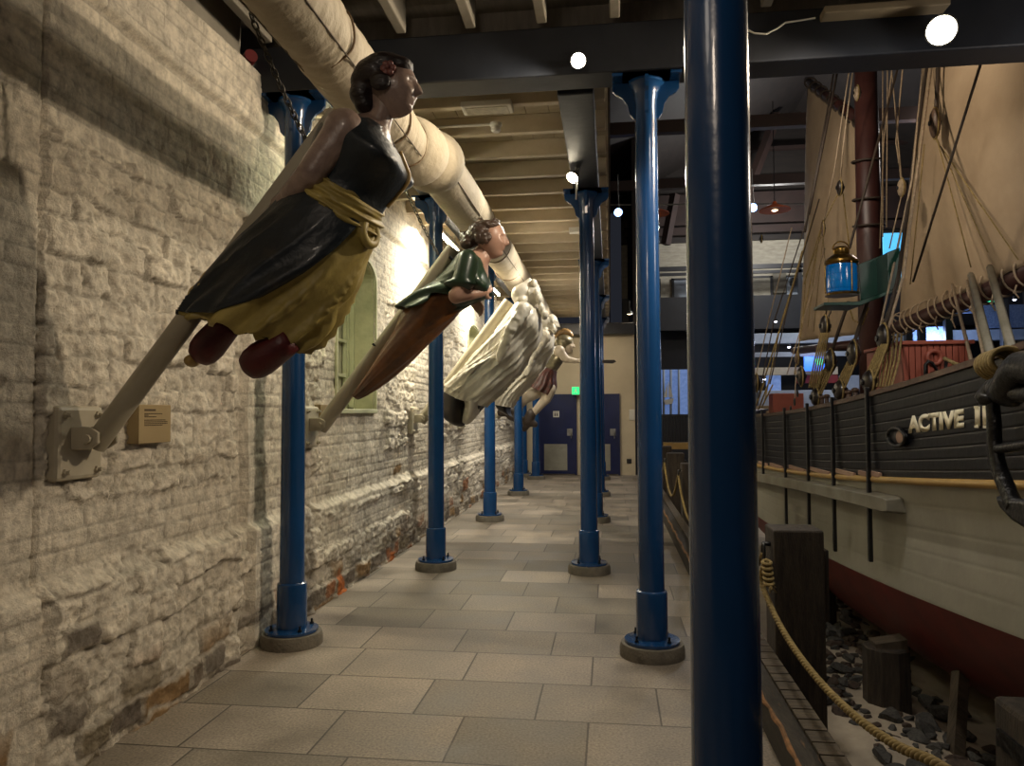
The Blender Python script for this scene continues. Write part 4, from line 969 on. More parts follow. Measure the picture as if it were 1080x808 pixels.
for f in (0, 1): # serifs of the numeral
    for (u) in (.16, .84):
        y = pA.y+(pB.y-pA.y)*u; z = (pA.z if f == 0 else tA.z)
        MB().box((1.880, y-.022, z-.006), (1.8845, y+.022, z+.006)).build('name_serif', m_letter, q)
# deckhouse
a = P(951, 360, Y=6.1); b = P(1023, 358, Y=6.1)
dk = MB().box((a.x, 6.1, 1.3), (b.x, 6.9, a.z-.01)); 
dko = dk.build('deckhouse', m_deckhouse, ship)
n = 11
for i in range(n):
    x0 = a.x+(b.x-a.x)*i/n; x1 = a.x+(b.x-a.x)*(i+1)/n
    MB().box((x0+.003, 6.082, 1.3), (x1-.003, 6.102, a.z-.03), bev=.003).build('plank', m_deckhouse, dko)
MB().box((a.x-.02, 6.06, a.z-.03), (b.x+.02, 6.92, a.z+.0), bev=.006).build('top_edge', m_deckhouse, dko)
c = P(985.5, 377, Y=6.07); MB().tube([c+Vector((.05*math.cos(t), 0, .05*math.sin(t))) for t in np.linspace(0, 2*PI, 28, endpoint=False)], .018, 10, closed=True).build('lead_ring', m_deckhouse, dko, smooth=True)
MB().tube([P(976, 412, Y=6.0), P(976, 385, Y=6.0), P(979, 381, Y=6.0), P(983, 383, Y=6.0), P(996, 402, Y=6.0), P(998, 380, Y=6.0)], .014, 10).build('bent_handle', m_iron, dko, smooth=True)
# timberhead block at the right
a = P(1028, 397, X=2.0); MB().box((1.95, a.y-1.2, a.z-.06), (2.12, a.y, a.z+.015), bev=.01).build('rail_timber', m_rail, ship)
# ---- spars and sails
def sail(name, quad, bill, seed, parent, nx=40, ny=50):
    """quad: px corners tl, tr, br, bl on the centre plane"""
    tl, tr, br, bl = [P(*q, X=CX) for q in quad]; rows = []
    for j in range(ny+1):
        v = j/ny; row = []
        for i in range(nx+1):
            u = i/nx; p = (tl*(1-u)+tr*u)*(1-v)+(bl*(1-u)+br*u)*v
            w = bill*math.sin(PI*u)*math.sin(PI*min(1, v*.9+.05))
            w += .035*math.sin(u*34+seed+2*math.sin(v*3))*v**3*.9+.02*math.sin(u*9+v*5+seed)
            row.append(p+Vector((-w, 0, 0)))
        rows.append(row)
    o = MB().grid(rows).build(name, m_sail, parent, smooth=True); s = o.modifiers.new('s', 'SOLIDIFY'); s.thickness = .006; return o, rows
mz = P(918, 300, X=CX)
ms = MB().tube([(CX, mz.y, 1.2), (CX, mz.y, 4), (CX, mz.y, 7.6)], [.17, .165, .14], 24).build('mast', m_mast, ship, smooth=True)
s1, r1 = sail('mizzen_sail', [(853, 92), (912, 136), (914, 352), (844, 360)], .22, 1, ship)
s2, r2 = sail('main_sail', [(975, 20), (1210, -220), (1200, 232), (947, 343)], .30, 4, ship, 60, 60)
gf = MB().tube([P(851, 84, X=CX), P(912, 131, X=CX)], [.05, .075], 14).build('gaff', m_mast, ship, smooth=True)
for i in range(9):
    p = P(853, 84, X=CX).lerp(P(912, 131, X=CX), (i+.4)/9); MB().tube([p+Vector((.1*math.cos(t), .02*math.sin(t), -.03+.1*math.sin(t))) for t in np.linspace(0, 2*PI, 18, endpoint=False)], .016, 6, closed=True).build('lacing', m_rope2, gf, smooth=True)
for (x, y) in ((914, 171), (914, 212), (914, 240)):
    p = P(x, y, X=CX); MB().tube([Vector((CX, mz.y, p.z))+Vector((.2*math.cos(t), .2*math.sin(t), .03*math.sin(t))) for t in np.linspace(0, 2*PI, 24, endpoint=False)], .016, 6, closed=True).build('mast_hoop', m_rope2, ms, smooth=True)
b1 = MB().tube([P(838, 370, X=CX), P(914, 362, X=CX)], .07, 14).build('boom', m_mast, ship, smooth=True)
ba, bb = P(936, 350, X=CX), P(1200, 244, X=CX)
b2 = MB().tube([ba, ba.lerp(bb, .1), bb], [.05, .085, .10], 18).build('boom', m_mast, ship, smooth=True)
for i in range(22):
    t0 = .02+i*.043; p = ba.lerp(bb, t0)
    w = random.uniform(-.05, .05)
    MB().tube([p+Vector((.115*math.cos(t), .04*math.sin(t)+w*math.cos(t), .03+.14*math.sin(t))) for t in np.linspace(0, 2*PI, 18, endpoint=False)], .010, 6, closed=True).build('lacing', m_rope3, b2, smooth=True)
    if i % 2 == 0:
        L_ = random.uniform(.07, .2); MB().tube([p+Vector((-.09, 0, -.08)), p+Vector((-.1, .02, -.08-L_*.5)), p+Vector((-.09, .03*random.choice((-1, 1)), -.08-L_))], .008, 6).ell(p+Vector((-.1, .02, -.08-L_*.5)), (.016,)*3, seg=8, rings=6).build('reef_end', m_rope3, b2, smooth=True)
def rope(px, r, m, name='rigging_line', parent=None):
    """px: list of (x, y, X)"""
    return MB().tube([P(x, y, X=X) for x, y, X in px], r, 6).build(name, m, parent or ship, smooth=True)
RP = [  # standing rigging, traced points with their distance from the centre line
    ([(896, 262, 2.35), (950, 60, 3.3)], .014, m_rope2), ([(853, 226, 2.6), (877, 108, 3.1), (884, 70, 3.3)], .018, m_rope2), ([(849, 245, 2.6), (872, 120, 3.1), (880, 72, 3.3)], .014, m_rope2),
    ([(932, 353, 2.15), (948, 290, 2.35), (978, 66, 3.3)], .018, m_rope2), ([(936, 350, 2.15), (953, 290, 2.35), (983, 66, 3.3)], .012, m_rope3), ([(926, 356, 2.15), (962, 190, 2.7), (974, 66, 3.3)], .010, m_rope3),
    ([(963, 297, 2.9), (1036, 62, 2.9)], .012, m_rope2), ([(986, 143, 3.2), (990, 64, 3.3)], .020, m_rope2), ([(986, 146, 3.2), (1074, 274, 3.35)], .006, m_rope), ([(988, 146, 3.2), (1024, 282, 3.35)], .006, m_rope),
    ([(988, 146, 3.2), (1042, 266, 3.35)], .005, m_rope), ([(975, 152, 3.2), (960, 300, 3.3)], .006, m_rope), ([(886, 192, 3.0), (890, 150, 3.0), (900, 70, 3.1)], .010, m_rope3), ([(884, 204, 3.0), (866, 240, 2.9), (848, 300, 2.7)], .008, m_rope),
    ([(889, 204, 3.0), (896, 262, 2.9)], .008, m_rope), ([(868, 236, 2.9), (880, 180, 3.0), (896, 72, 3.1)], .009, m_rope3), ([(931, 250, 3.2), (931, 72, 3.3)], .007, m_rope3), ([(935, 240, 3.1), (936, 70, 3.2)], .007, m_rope3),
    ([(928, 262, 3.1), (932, 150, 3.2), (941, 70, 3.2)], .007, m_rope3), ([(940, 70, 3.2), (951, 190, 3.1)], .007, m_rope3), ([(951, 205, 3.1), (938, 262, 2.9)], .007, m_rope3), ([(952, 72, 3.2), (945, 150, 3.2), (951, 192, 3.1)], .008, m_rope3),
    ([(800, 420, 1.95), (816, 340, 2.3), (853, 226, 2.7)], .009, m_rope2), ([(806, 425, 1.95), (824, 340, 2.3), (859, 226, 2.7)], .009, m_rope), ([(812, 405, 1.95), (832, 320, 2.3), (864, 210, 2.7)], .009, m_rope2), ([(794, 410, 1.95), (808, 350, 2.3), (835, 240, 2.7)], .008, m_rope3),
    ([(796, 432, 1.95), (828, 330, 2.3), (846, 265, 2.7)], .010, m_rope), ([(838, 395, 2.0), (846, 340, 2.3), (868, 232, 2.8)], .007, m_rope), ([(830, 395, 2.0), (870, 262, 2.8)], .007, m_rope3), ([(840, 390, 2.0), (838, 425, 1.95)], .006, m_rope3),
    ([(877, 372, 2.1), (884, 350, 2.2), (895, 318, 2.3)], .018, m_rope2), ([(900, 365, 2.1), (906, 345, 2.2), (915, 318, 2.3)], .018, m_rope2), ([(932, 345, 2.15), (942, 318, 2.3)], .02, m_rope2),
    ([(870, 338, 2.3), (872, 326, 2.3), (877, 322, 2.3), (876, 330, 2.3), (872, 336, 2.3)], .008, m_rope2), ([(846, 345, 2.6), (850, 290, 2.8), (866, 250, 2.9)], .006, m_rope), ([(852, 345, 2.7), (862, 260, 2.9)], .005, m_rope), ([(858, 350, 2.8), (868, 250, 2.9), (876, 350, 2.9)], .005, m_rope),
    ([(895, 322, 2.3), (900, 338, 2.3), (910, 342, 2.3), (916, 325, 2.3)], .008, m_rope), ([(1004, 300, 3.4), (1022, 370, 2.6), (1026, 388, 2.4)], .014, m_rope3), ([(1024, 290, 3.4), (1046, 378, 2.4)], .03, m_guard), ([(1044, 282, 3.4), (1068, 372, 2.4)], .03, m_guard), ([(1020, 296, 3.4), (1040, 385, 2.4)], .012, m_rope3),
    ([(996, 378, 2.3), (1008, 384, 2.3), (1022, 387, 2.2), (1034, 388, 2.05)], .013, m_rope),
]
for px, r, m in RP: rope(px, r, m)
def block(x, y, X, r, lab='pulley_block', m=None, tall=1.35, strands=None):
    p = P(x, y, X=X); o = MB(); o.ell(p, (r*.6, r, r*tall), seg=16, rings=12); o = o.build(lab, m or m_block, ship, smooth=True)
    MB().cyl(p+Vector((-r*.7, 0, 0)), p+Vector((r*.7, 0, 0)), r*.28, seg=10).build('sheave_pin', m_iron, o, smooth=35)
    MB().tube([p+Vector((0, r*1.05*math.cos(t), r*(tall+.08)*math.sin(t))) for t in np.linspace(0, 2*PI, 20, endpoint=False)], .008, 6, closed=True).build('rope_strop', m_rope, o, smooth=True)
    return o
for b in ((886, 198, 3.0, .075), (951, 198, 3.1, .07, 'pulley_block', m_rope3), (986, 130, 3.2, .08, 'pulley_block', m_rail, 1.9), (868, 241, 2.9, .05, 'pulley_block', m_rail, 2.2), (904, 98, 3.2, .07, 'pulley_block', m_rope3), (841, 378, 2.0, .05, 'pulley_block', m_rail), (845, 397, 2.0, .075),
          (870, 344, 2.25, .085), (876, 381, 2.08, .085), (900, 373, 2.08, .085), (932, 357, 2.12, .085), (792, 372, 2.1, .08), (798, 404, 1.98, .09), (787, 404, 1.98, .08), (803, 252, 2.7, .05)): block(*b)
DE = [(861, 419, 1.95, 876, 381), (886, 412, 1.95, 900, 375), (917, 403, 1.95, 932, 360), (838, 436, 1.95, 0, 0), (858, 412, 1.95, 870, 348)]
for (x, y, X, ux, uy) in DE:
    if ux == 0: continue
    if x != 858: block(x, y, X, .088, 'deadeye_block', None, 1.0)
    for k in range(5):
        dx = (k-2)*2.4; rope([(x+dx, y-3, X), ((x+ux)/2+dx, (y+uy)/2, X+.08), (ux+dx*.8, uy+3, X+.14)], .009, m_rope, 'lanyard')
for k in range(6): rope([(925+k*3, 408, 1.97), (928+k*4, 380, 2.1), (930+k*4.2, 352, 2.25)], .008, m_rope, 'lanyard')
for (x0, y0, x1, y1) in ((796, 432, 806, 404), (800, 432, 812, 400), (803, 430, 815, 406)): rope([(x0, y0, 1.95), (x1, y1, 2.02)], .01, m_rope, 'lanyard')
for (x, y) in ((838, 424), (834, 432), (830, 438), (841, 415)):
    p = P(x, y, X=1.94); MB().tube([p+Vector((.0, .02*math.cos(t), .035*math.sin(t))) for t in np.linspace(0, 2*PI, 16, endpoint=False)], .008, 6, closed=True).build('shackle', m_iron, ship, smooth=True)
for (x, y) in ((895, 418), (902, 416), (867, 423), (872, 422)):
    p = P(x, y, X=1.97); mb = MB(); mb.cyl(p-Vector((0, 0, .05)), p+Vector((0, 0, .02)), .018, seg=12); mb.ell(p+Vector((0, 0, .035)), (.03, .03, .02)); mb.build('belaying_pin', m_rail, ship, smooth=True)
# ---- anchor at the bow
an = thing('anchor', 'black iron anchor hanging over the bow rail at the right edge', 'anchor', P(1050, 470, X=1.6))
AX = 1.66
def ap(x, y, X=AX): return P(967+.347*x, 280+.347*y, X=X)
rg = [Vector(v) for v in crom([tuple(ap(228, 400)), tuple(ap(234, 470)), tuple(ap(236, 540)), tuple(ap(248, 610)), tuple(ap(275, 680)), tuple(ap(300, 735))], 24)]
MB().tube(rg, list(np.linspace(.027, .036, 24)), 12).build('shank', m_iron, an, smooth=True)
mb = MB(); mb.tube([Vector(v) for v in crom([tuple(ap(222, 425)), tuple(ap(225, 380)), tuple(ap(250, 365)), tuple(ap(290, 385)), tuple(ap(360, 392)), tuple(ap(470, 400))], 20)], [.04, .048, .06, .05, .04, .04]+[.038]*14, 12); mb.ell(ap(250, 375), (.05, .065, .055)); mb.build('stock', m_iron, an, smooth=True)
MB().tube([Vector(v) for v in crom([tuple(ap(240, 560)), tuple(ap(290, 552)), tuple(ap(350, 545)), tuple(ap(480, 540))], 16)], .022, 10).build('cross_bar', m_iron, an, smooth=True)
fl = [ap(252, 700), ap(300, 708), ap(360, 712), ap(460, 700), ap(440, 800), ap(380, 812), ap(345, 800), ap(305, 775), ap(270, 738)]
MB().prism([v+Vector((-.03, 0, 0)) for v in fl], (.06, 0, 0)).build('fluke', m_iron, an, bevel=.018, smooth=40)
mb = MB(); mb.tube([Vector(v) for v in crom([tuple(ap(268, 395)), tuple(ap(310, 320)), tuple(ap(345, 312)), tuple(ap(430, 330))], 14)], .07, 12); mb.build('cat_head', m_iron, an, smooth=True)
mb = MB()
for k in range(6):
    p = ap(232+k*9, 305-k*3, 1.82); mb.tube([p+Vector((.075*math.cos(t), .01*math.sin(t), .06*math.sin(t))) for t in np.linspace(0, 2*PI, 20, endpoint=False)], .014, 6, closed=True)
mb.build('rope_lashing', m_rope, smooth=True, label='turns of tan rope lashed round the bow rail above the black anchor', cat='rope')
# ---- side light on its green board
ln = thing('ship_lantern', 'brass ship lantern with blue glass standing on the green board in the rigging', 'lantern', P(889, 290, X=2.02))
Yl = P(889, 290, X=2.02).y
l_ = lambda x, y, dy=0: P(x, y, Y=Yl+dy)
c = l_(888, 308); c2 = l_(888, 288); sc = (l_(889+1, 300)-l_(889, 300)).length
m_blue_l = mat('blue lantern glass', '#0564a8', '#054f8c', 3, .12, emit='#0a7fd0', estr=.08)
rr = 17.5*sc; hh = (l_(888, 275)-l_(888, 312)).length
b_ = l_(888, 312)
MB().lathe(b_, [(rr*1.0, 0), (rr*1.02, .02), (rr*.9, .025)], seg=32).build('base_ring', m_brass, ln, smooth=35)
MB().lathe(b_, [(rr*.88, .03), (rr*.92, hh*.3), (rr*.92, hh*.7), (rr*.88, hh-.03)]+[], seg=32).build('blue_lens', m_blue_l, ln, smooth=35)
mb = MB(); mb.lathe(b_, [(rr*.9, hh-.04), (rr*1.02, hh-.02), (rr*1.0, hh), (rr*.75, hh+.03), (rr*.6, hh+.045), (rr*.45, hh+.05), (rr*.5, hh+.065), (rr*.5, hh+.10), (rr*.35, hh+.12), (.005, hh+.125)], seg=32); mb.build('cap', m_brass, ln, smooth=30)
for a_ in (2.3, 3.0, -1.2, .0, 1.1):
    MB().cyl(b_+Vector((rr*.96*math.cos(a_), rr*.96*math.sin(a_), .02)), b_+Vector((rr*.96*math.cos(a_), rr*.96*math.sin(a_), hh-.02)), .006, seg=8).build('guard_rod', m_brass, ln, smooth=35)
for k in range(4): zz = hh*(.2+.2*k); MB().tube([b_+Vector((rr*.93*math.cos(t), rr*.93*math.sin(t), zz)) for t in np.linspace(0, 2*PI, 32, endpoint=False)], .0025, 5, closed=True).build('lens_rib', m_blue_l, ln)
MB().tube([b_+Vector((rr*.5*math.cos(t), 0, hh+.10+rr*.5*math.sin(t))) for t in np.linspace(0, PI, 12)], .007, 6).build('carrying_handle', m_brass, ln, smooth=True)
m_grn = mat('dark green board paint', '#0b3d30', '#093127', 3, .4)
bd = thing('lamp_board', 'dark green wooden board carrying the blue ship lantern on the shrouds', 'board', l_(930, 290))
MB().prism([l_(869, 319, -.12), l_(905, 318, -.12), l_(950, 302, -.12), l_(950, 305, -.12), l_(908, 322, -.12), l_(869, 322, -.12)], (0, .34, 0)).build('shelf', m_grn, bd, bevel=.004)
MB().prism([l_(905, 279, .12), l_(948, 262, .12), l_(951, 301, .12), l_(908, 317, .12)], (0, .03, 0)).build('back_screen', m_grn, bd, bevel=.004)
MB().prism([l_(936, 266, -.14), l_(949, 261, -.14), l_(951, 301, -.14), l_(937, 307, -.14)], (0, .28, 0)).build('end_screen', m_grn, bd, bevel=.004)
# ================================================================== BED BELOW THE SHIP
m_sand = mat('pale sand', '#b3a794', '#a09482', 5, .9, bump=.3, bscale=90)
m_rock = mat('grey slate rubble', '#55534e', '#343230', 5, .8, bump=.5, bscale=16)
m_rock2 = mat('brown slate rubble', '#54453a', '#3a3029', 5, .8, bump=.5, bscale=16)
m_wetwood = mat('dark weathered timber', '#43392d', '#241e18', 4, .8, c3='#5a4e3e', bump=.5, bscale=30, stretch=(8, 8, 1))
m_kerb = mat('weathered deck timber', '#574b3b', '#3d352a', 5, .75, bump=.5, bscale=20, stretch=(1, 8, 1))
m_kerb2 = mat('chipped black kerb timber', '#352e24', '#241f18', 5, .8, bump=.5, bscale=20, stretch=(8, 1, 8), c3='#7a5a38')
gx = np.linspace(.76, 8, 90); gy = np.linspace(-1.5, 24, 180)
rows = []
for y in gy:
    r = vnoise(gx*2.2, np.full(90, y*2.2), 61, 4); rows.append([(gx[i], y, -.52+.05*r[i]-.25*min(1, max(0, (gx[i]-2.0)/.9))) for i in range(90)])
MB().grid(rows).build('ground', m_sand, smooth=True, kind='structure')
MB().box((.757, -1.5, -.1), (.86, 19.6, .165), bev=.012).build('kerb_timber', m_kerb2, label='long chipped black kerb timber along the right edge of the paved walkway', cat='kerb')
ke = bpy.data.objects['kerb_timber']; ys_ = np.arange(-1.4, 19.5, .11); mb = MB(); mb.tube([(.762+.006*math.sin(y*9)+.004*math.sin(y*31), y, .158+.005*math.sin(y*23)) for y in ys_], [.008+.007*abs(math.sin(y*17)) for y in ys_], 6); mb.build('worn_edge', mat('bare chipped wood', '#8c6238', '#5a3f26', 20, .8), ke)
# deck boards beside the kerb: one grooved strip
mb = MB(); y = -1.5
while y < 19.5: mb.box((.862, y, -.55), (.965, y+.112, .17)); y += .125
mb.build('kerb_decking', m_kerb, kind='stuff', label='strip of cross-grooved weathered decking along the inner side of the kerb', cat='decking')
PY = [1.55, 4.72, 7.75, 10.6, 13.3, 16.0, 18.6]
def brail(i, y):
    t = thing('timber_post', ['dark square timber post in front of the viewer at the lower right', 'dark square timber post holding a yellow rope, in front of the red hull', 'dark square timber post hidden by the foreground column', 'dark timber post seen between the two right-hand columns, carrying a rope knot', 'low dark timber post just left of the roped one between the right-hand columns', 'dark timber post far along the kerb', 'dark timber post at the far end of the kerb'][i], 'post', (1.1, y, -.5))
    MB().box((.968, y, -.56), (1.26, y+.27, .905), bev=.012).build('post_timber', m_wetwood, t)
    mb = MB(); c = Vector((.955, y+.1, .76)); mb.tube([c+Vector((-.03+.0*math.sin(a), .03*math.cos(a), .05*math.sin(a))) for a in np.linspace(0, 2*PI, 18, endpoint=False)], .009, 8, closed=True); mb.cyl(c+Vector((-.035, 0, .045)), c+Vector((.02, 0, .045)), .014, seg=8)
    mb.build('iron_ring', m_iron, t, smooth=True)
    MB().box((1.26, y+.06, .35), (1.30, y+.2, .78), bev=.006).build('side_batten', m_wetwood, t)
for i, y in enumerate(PY): brail(i, y)
def laid_rope(pts, r, n, name, **tg):
    C = [Vector(v) for v in crom([tuple(p) for p in pts], n)]; mb = MB(); L_ = 0; ac = [0]
    for i in range(1, n): L_ += (C[i]-C[i-1]).length; ac.append(L_)
    up = Vector((1, 0, 0))
    for s in range(3):
        P3 = []
        for i, c in enumerate(C):
            t = (C[min(i+1, n-1)]-C[max(i-1, 0)]).normalized(); a = t.cross(up).normalized(); b = a.cross(t); ph = ac[i]/(r*7)*2*PI+s*2*PI/3; P3.append(c+(a*math.cos(ph)+b*math.sin(ph))*r*.52)
        mb.tube(P3, r*.58, 7)
    return mb.build(name, m_rope, smooth=True, **tg)
m_rope.node_tree.nodes['Principled BSDF'].inputs['Roughness'].default_value = .85
xr = .925
tr = [Vector((xr, 4.74, .72)), P(803, 612, X=xr), P(814, 642, X=xr), P(833, 677, X=xr), P(862, 716, X=xr), P(900, 754, X=xr), P(945, 786, X=xr), P(995, 810, X=xr)]
laid_rope(tr+[Vector((xr, 1.62, .72))], .0165, 330, 'barrier_rope', label='thick yellow rope swagged from the timber post towards the lower right', cat='rope')
mb = MB()
for k in range(5):
    c = Vector((xr-.0, 4.72-.012*k, .71-.028*k)); mb.tube([c+Vector((.024*math.cos(a), .024*math.sin(a), .008*math.sin(a))) for a in np.linspace(0, 2*PI, 14, endpoint=False)], .011, 6, closed=True)
for k in range(9): a = random.uniform(0, 6.28); mb.tube([(xr, 4.66, .60), (xr+.04*math.cos(a), 4.66+.04*math.sin(a), .57+random.uniform(-.03, .02))], .004, 5)
mb.build('rope_whipping', m_rope, smooth=True, label='knot of yellow rope turns at the ring of the post before the red hull', cat='knot')
for i in range(1, len(PY)-1):
    a, b = PY[i]+.1, PY[i+1]+.1
    if i == 0: continue
    pts = [Vector((xr, a+(b-a)*t, .74-.42*(1-(2*t-1)**2))) for t in np.linspace(0, 1, 9)]
    laid_rope(pts, .0165, 160, 'barrier_rope', label=['', 'yellow rope swag mostly hidden behind the foreground column', 'yellow rope swag seen in the gap left of the foreground column', 'yellow rope swag beyond the gap left of the foreground column', 'distant yellow rope swag near the far kerb', 'furthest yellow rope swag along the kerb'][i], cat='rope')
# rubble
RB = []
for k in range(7):
    bm = bmesh.new(); bmesh.ops.create_icosphere(bm, subdivisions=3, radius=1); rs = np.random.RandomState(k)
    pl = [(Vector(rs.randn(3)).normalized(), rs.uniform(.38, .7)) for _ in range(12)]
    for v in bm.verts:
        for n_, d_ in pl:
            e = v.co.dot(n_)-d_
            if e > 0: v.co -= n_*e
        v.co.z *= .5; v.co.y *= .75
    me = bpy.data.meshes.new('rock'); bm.to_mesh(me); bm.free(); me.materials.append(m_rock if k % 3 else m_rock2); RB.append(me)
rs = np.random.RandomState(4); placed = []; cnt = 0
def gz(x): return -.52-.25*min(1, max(0, (x-2.0)/.9))
for k in range(2600):
    if cnt >= 290: break
    y = rs.uniform(3.8, 10.0); x = 1.45+.13*(y-4)*.6+abs(rs.normal(.0, .34)); s = rs.uniform(.045, .115)*(1.2 if x > 1.8 else 1)
    if y < 5.4: x += .12
    if x > 3: continue
    if any((x-P(c[0], c[1], Y=c[2]).x)**2+(y-c[2])**2 < (.2+s)**2 for c in ((936, 725, 5.95), (865, 650, 8.4))): continue
    if any((x-a)**2+(y-b)**2 < (.58*(s+c))**2 for a, b, c in placed): continue
    placed.append((x, y, s)); o = bpy.data.objects.new('rock', RB[k % 7]); COL.objects.link(o); o.location = (x, y, gz(x)+s*.22); o.scale = (s, s, s); o.rotation_euler = (rs.uniform(-.3, .3), rs.uniform(-.3, .3), rs.uniform(0, 6.28))
    tag(o, 'broken slate rock lying on the sand beneath the red hull', 'rock', 'slate rubble under the ship'); cnt += 1
for (px, py, Y, rad, top, lab) in ((936, 725, 5.95, .17, -.03, 'round dark timber stump propping the red hull, nearest the sand'), (865, 650, 8.4, .17, -.0, 'dark timber stump under the hull behind the roped post')):
    p = P(px, py, Y=Y); t = thing('hull_support', lab, 'support', (p.x, p.y, -.6)); 
    MB().lathe((p.x, p.y, 0), [(rad, -.75), (rad*.97, top-.1), (rad*.9, top-.09)], seg=9).build('stump', m_wetwood, t, smooth=30)
    MB().prism([(p.x-.1, p.y-.08, top-.1), (p.x+.12, p.y-.08, top-.1), (p.x+.12, p.y-.08, top-.02), (p.x-.1, p.y-.08, top-.06)], (0, .16, 0)).build('wedge', m_kerb, t)
a = P(1007, 787, Y=5.2); b = P(1017, 722, Y=5.4)
MB().tube([a+Vector((0, 0, -.08)), b+Vector((0, .05, .06))], .055, 4).build('hull_prop', m_kerb, label='short slanting timber prop under the red hull near the right edge', cat='prop')
# bollard block bottom right
a = P(1046, 732, Y=2.95); t = thing('timber_block', 'dark squared timber block with worn bluish edges at the lower right corner', 'block', (a.x+.2, 2.8, -.5))
MB().box((a.x, 2.45, -.6), (a.x+.5, 2.95, a.z), bev=.02).build('block_timber', m_wetwood, t)
c = P(1050, 790, Y=2.6); mb = MB(); mb.tube([Vector((a.x-.03, 2.62+.07*math.cos(u), a.z-.2+.08*math.sin(u))) for u in np.linspace(0, 2*PI, 24, endpoint=False)], .018, 10, closed=True); mb.build('iron_ring', m_iron, t, smooth=True)
MB().box((a.x-.012, 2.46, a.z-.16), (a.x+.002, 2.9, a.z-.10)).build('iron_strap', m_iron, t)
# ================================================================== HALL BEYOND
YB = 24.0
m_wbrick = mat('dirty white painted brick', '#b3ac9a', '#958f80', 3, .7, bump=.6, bscale=30, stretch=(1, 1, 4))
m_roof = mat('dark roof boarding', '#2b2420', '#211c19', 2, .7, stretch=(1, 1, 6))
m_rbrown = mat('dark red-brown truss', '#33221c', '#281b17', 3, .7)
m_gbeam = mat('dark steel beam', '#1d1e22', '#17181b', 3, .5)
m_pale = mat('pale bluish painted panel', '#9fa9b5', '#8a94a1', 2, .5)
m_blues = mat('blue lit screen', '#1c58c8', '#12419c', 4, .3, emit='#2a6cf0', estr=1.4)
m_cyan = mat('cyan lit window', '#58b8e8', '#3f9fd8', 4, .3, emit='#57b7ef', estr=1.0)
m_greens = mat('green lit screen', '#3fd090', '#2cb87c', 4, .3, emit='#3fe0a0', estr=1.6)
m_redb = mat('red banner', '#7d1f22', '#6d1a1d', 3, .6)
zz = lambda y: P(900, y, Y=YB).z
MB().box((.4, YB+1.6, -.6), (16, YB+1.8, 4.6)).build('wall_back.001', m_gbeam, kind='structure')
MB().box((.6, 19.6, 3.9), (.75, YB+2, 9)).build('trim_4', m_roof, kind='structure')
MB().box((.4, YB+1.0, 4.6), (16, YB+1.2, zz(243))).build('wall_back.002', m_wbrick, kind='structure')
MB().box((.4, YB+.9, zz(243)), (16, YB+1.2, 14)).build('wall_back.003', m_roof, kind='structure')
MB().box((12.2, -1.5, -.6), (12.4, 26, 14)).build('wall_right', m_roof, kind='structure')
rf = MB(); rf.grid([[(0, 5.3, 8.6), (0, 26, 8.6)], [(6, 5.3, 11.5), (6, 26, 11.5)], [(13, 5.3, 8.6), (13, 26, 8.6)]]); o = rf.build('ceiling.002', m_roof, kind='structure'); o.modifiers.new('s', 'SOLIDIFY').thickness = .1
MB().box((-.02, 5.28, 4.55), (.02, 26, 8.7)).build('trim_5', m_roof, kind='structure')
MB().box((.4, YB, zz(345)), (16, YB+.35, zz(309))).build('gallery_beam', m_gbeam, label='deep dark beam carrying the upper gallery across the far end of the hall', cat='beam')
MB().box((.4, YB+.3, zz(312)-.1), (16, YB+1.1, zz(309))).build('floor.001', m_gbeam, kind='structure')
t = thing('gallery_railing', 'dark railing along the upper gallery in front of the white brick wall', 'railing', (6, YB, zz(309)))
for (y, r) in ((278, .07), (284, .045)): MB().box((.6, YB-.0, zz(y)-r), (15, YB+.08, zz(y)+r)).build('top_rail', m_gbeam, t)
for x in np.arange(1.2, 15, 1.55): MB().box((x-.06, YB, zz(309)), (x+.06, YB+.08, zz(278))).build('baluster', m_gbeam, t)
for i, x in enumerate((1.15, 2.55, 4.7, 6.1, 7.6)):
    t = thing('gallery_door', 'pale panelled door on the upper gallery, %s from the left' % ['first', 'second', 'third', 'fourth', 'fifth'][i], 'door', (x, YB+1, zz(309)))
    MB().box((x-.45, YB+.93, zz(309)), (x+.45, YB+1.0, zz(285)), bev=.01).build('door_panel', m_pale if i % 2 else m_wbrick, t)
    mb = MB(); mb.box((x-.52, YB+.9, zz(309)), (x-.45, YB+1, zz(283))).box((x+.45, YB+.9, zz(309)), (x+.52, YB+1, zz(283))).box((x-.52, YB+.9, zz(285)), (x+.52, YB+1, zz(283))); mb.build('door_frame', m_gbeam, t)
a = P(815, 287, Y=YB+.9); b = P(829, 309, Y=YB+.9); MB().box((a.x, YB+.86, b.z), (b.x, YB+.92, a.z), bev=.01).build('picture_board', mat('framed grey board', '#6c6658', '#5a5549', 8, .5), label='square framed grey board on the gallery wall behind the left rigging', cat='picture')
for (px, py, lab) in ((839, 297, 'small dark box on the gallery wall right of the framed board'), (789, 309, 'black speaker box on the gallery edge by the foreground column')):
    a = P(px, py, Y=YB+.6); MB().box((a.x-.14, YB+.55, a.z-.12), (a.x+.14, YB+.75, a.z+.12), bev=.015).build('speaker_box', m_black, label=lab, cat='box')
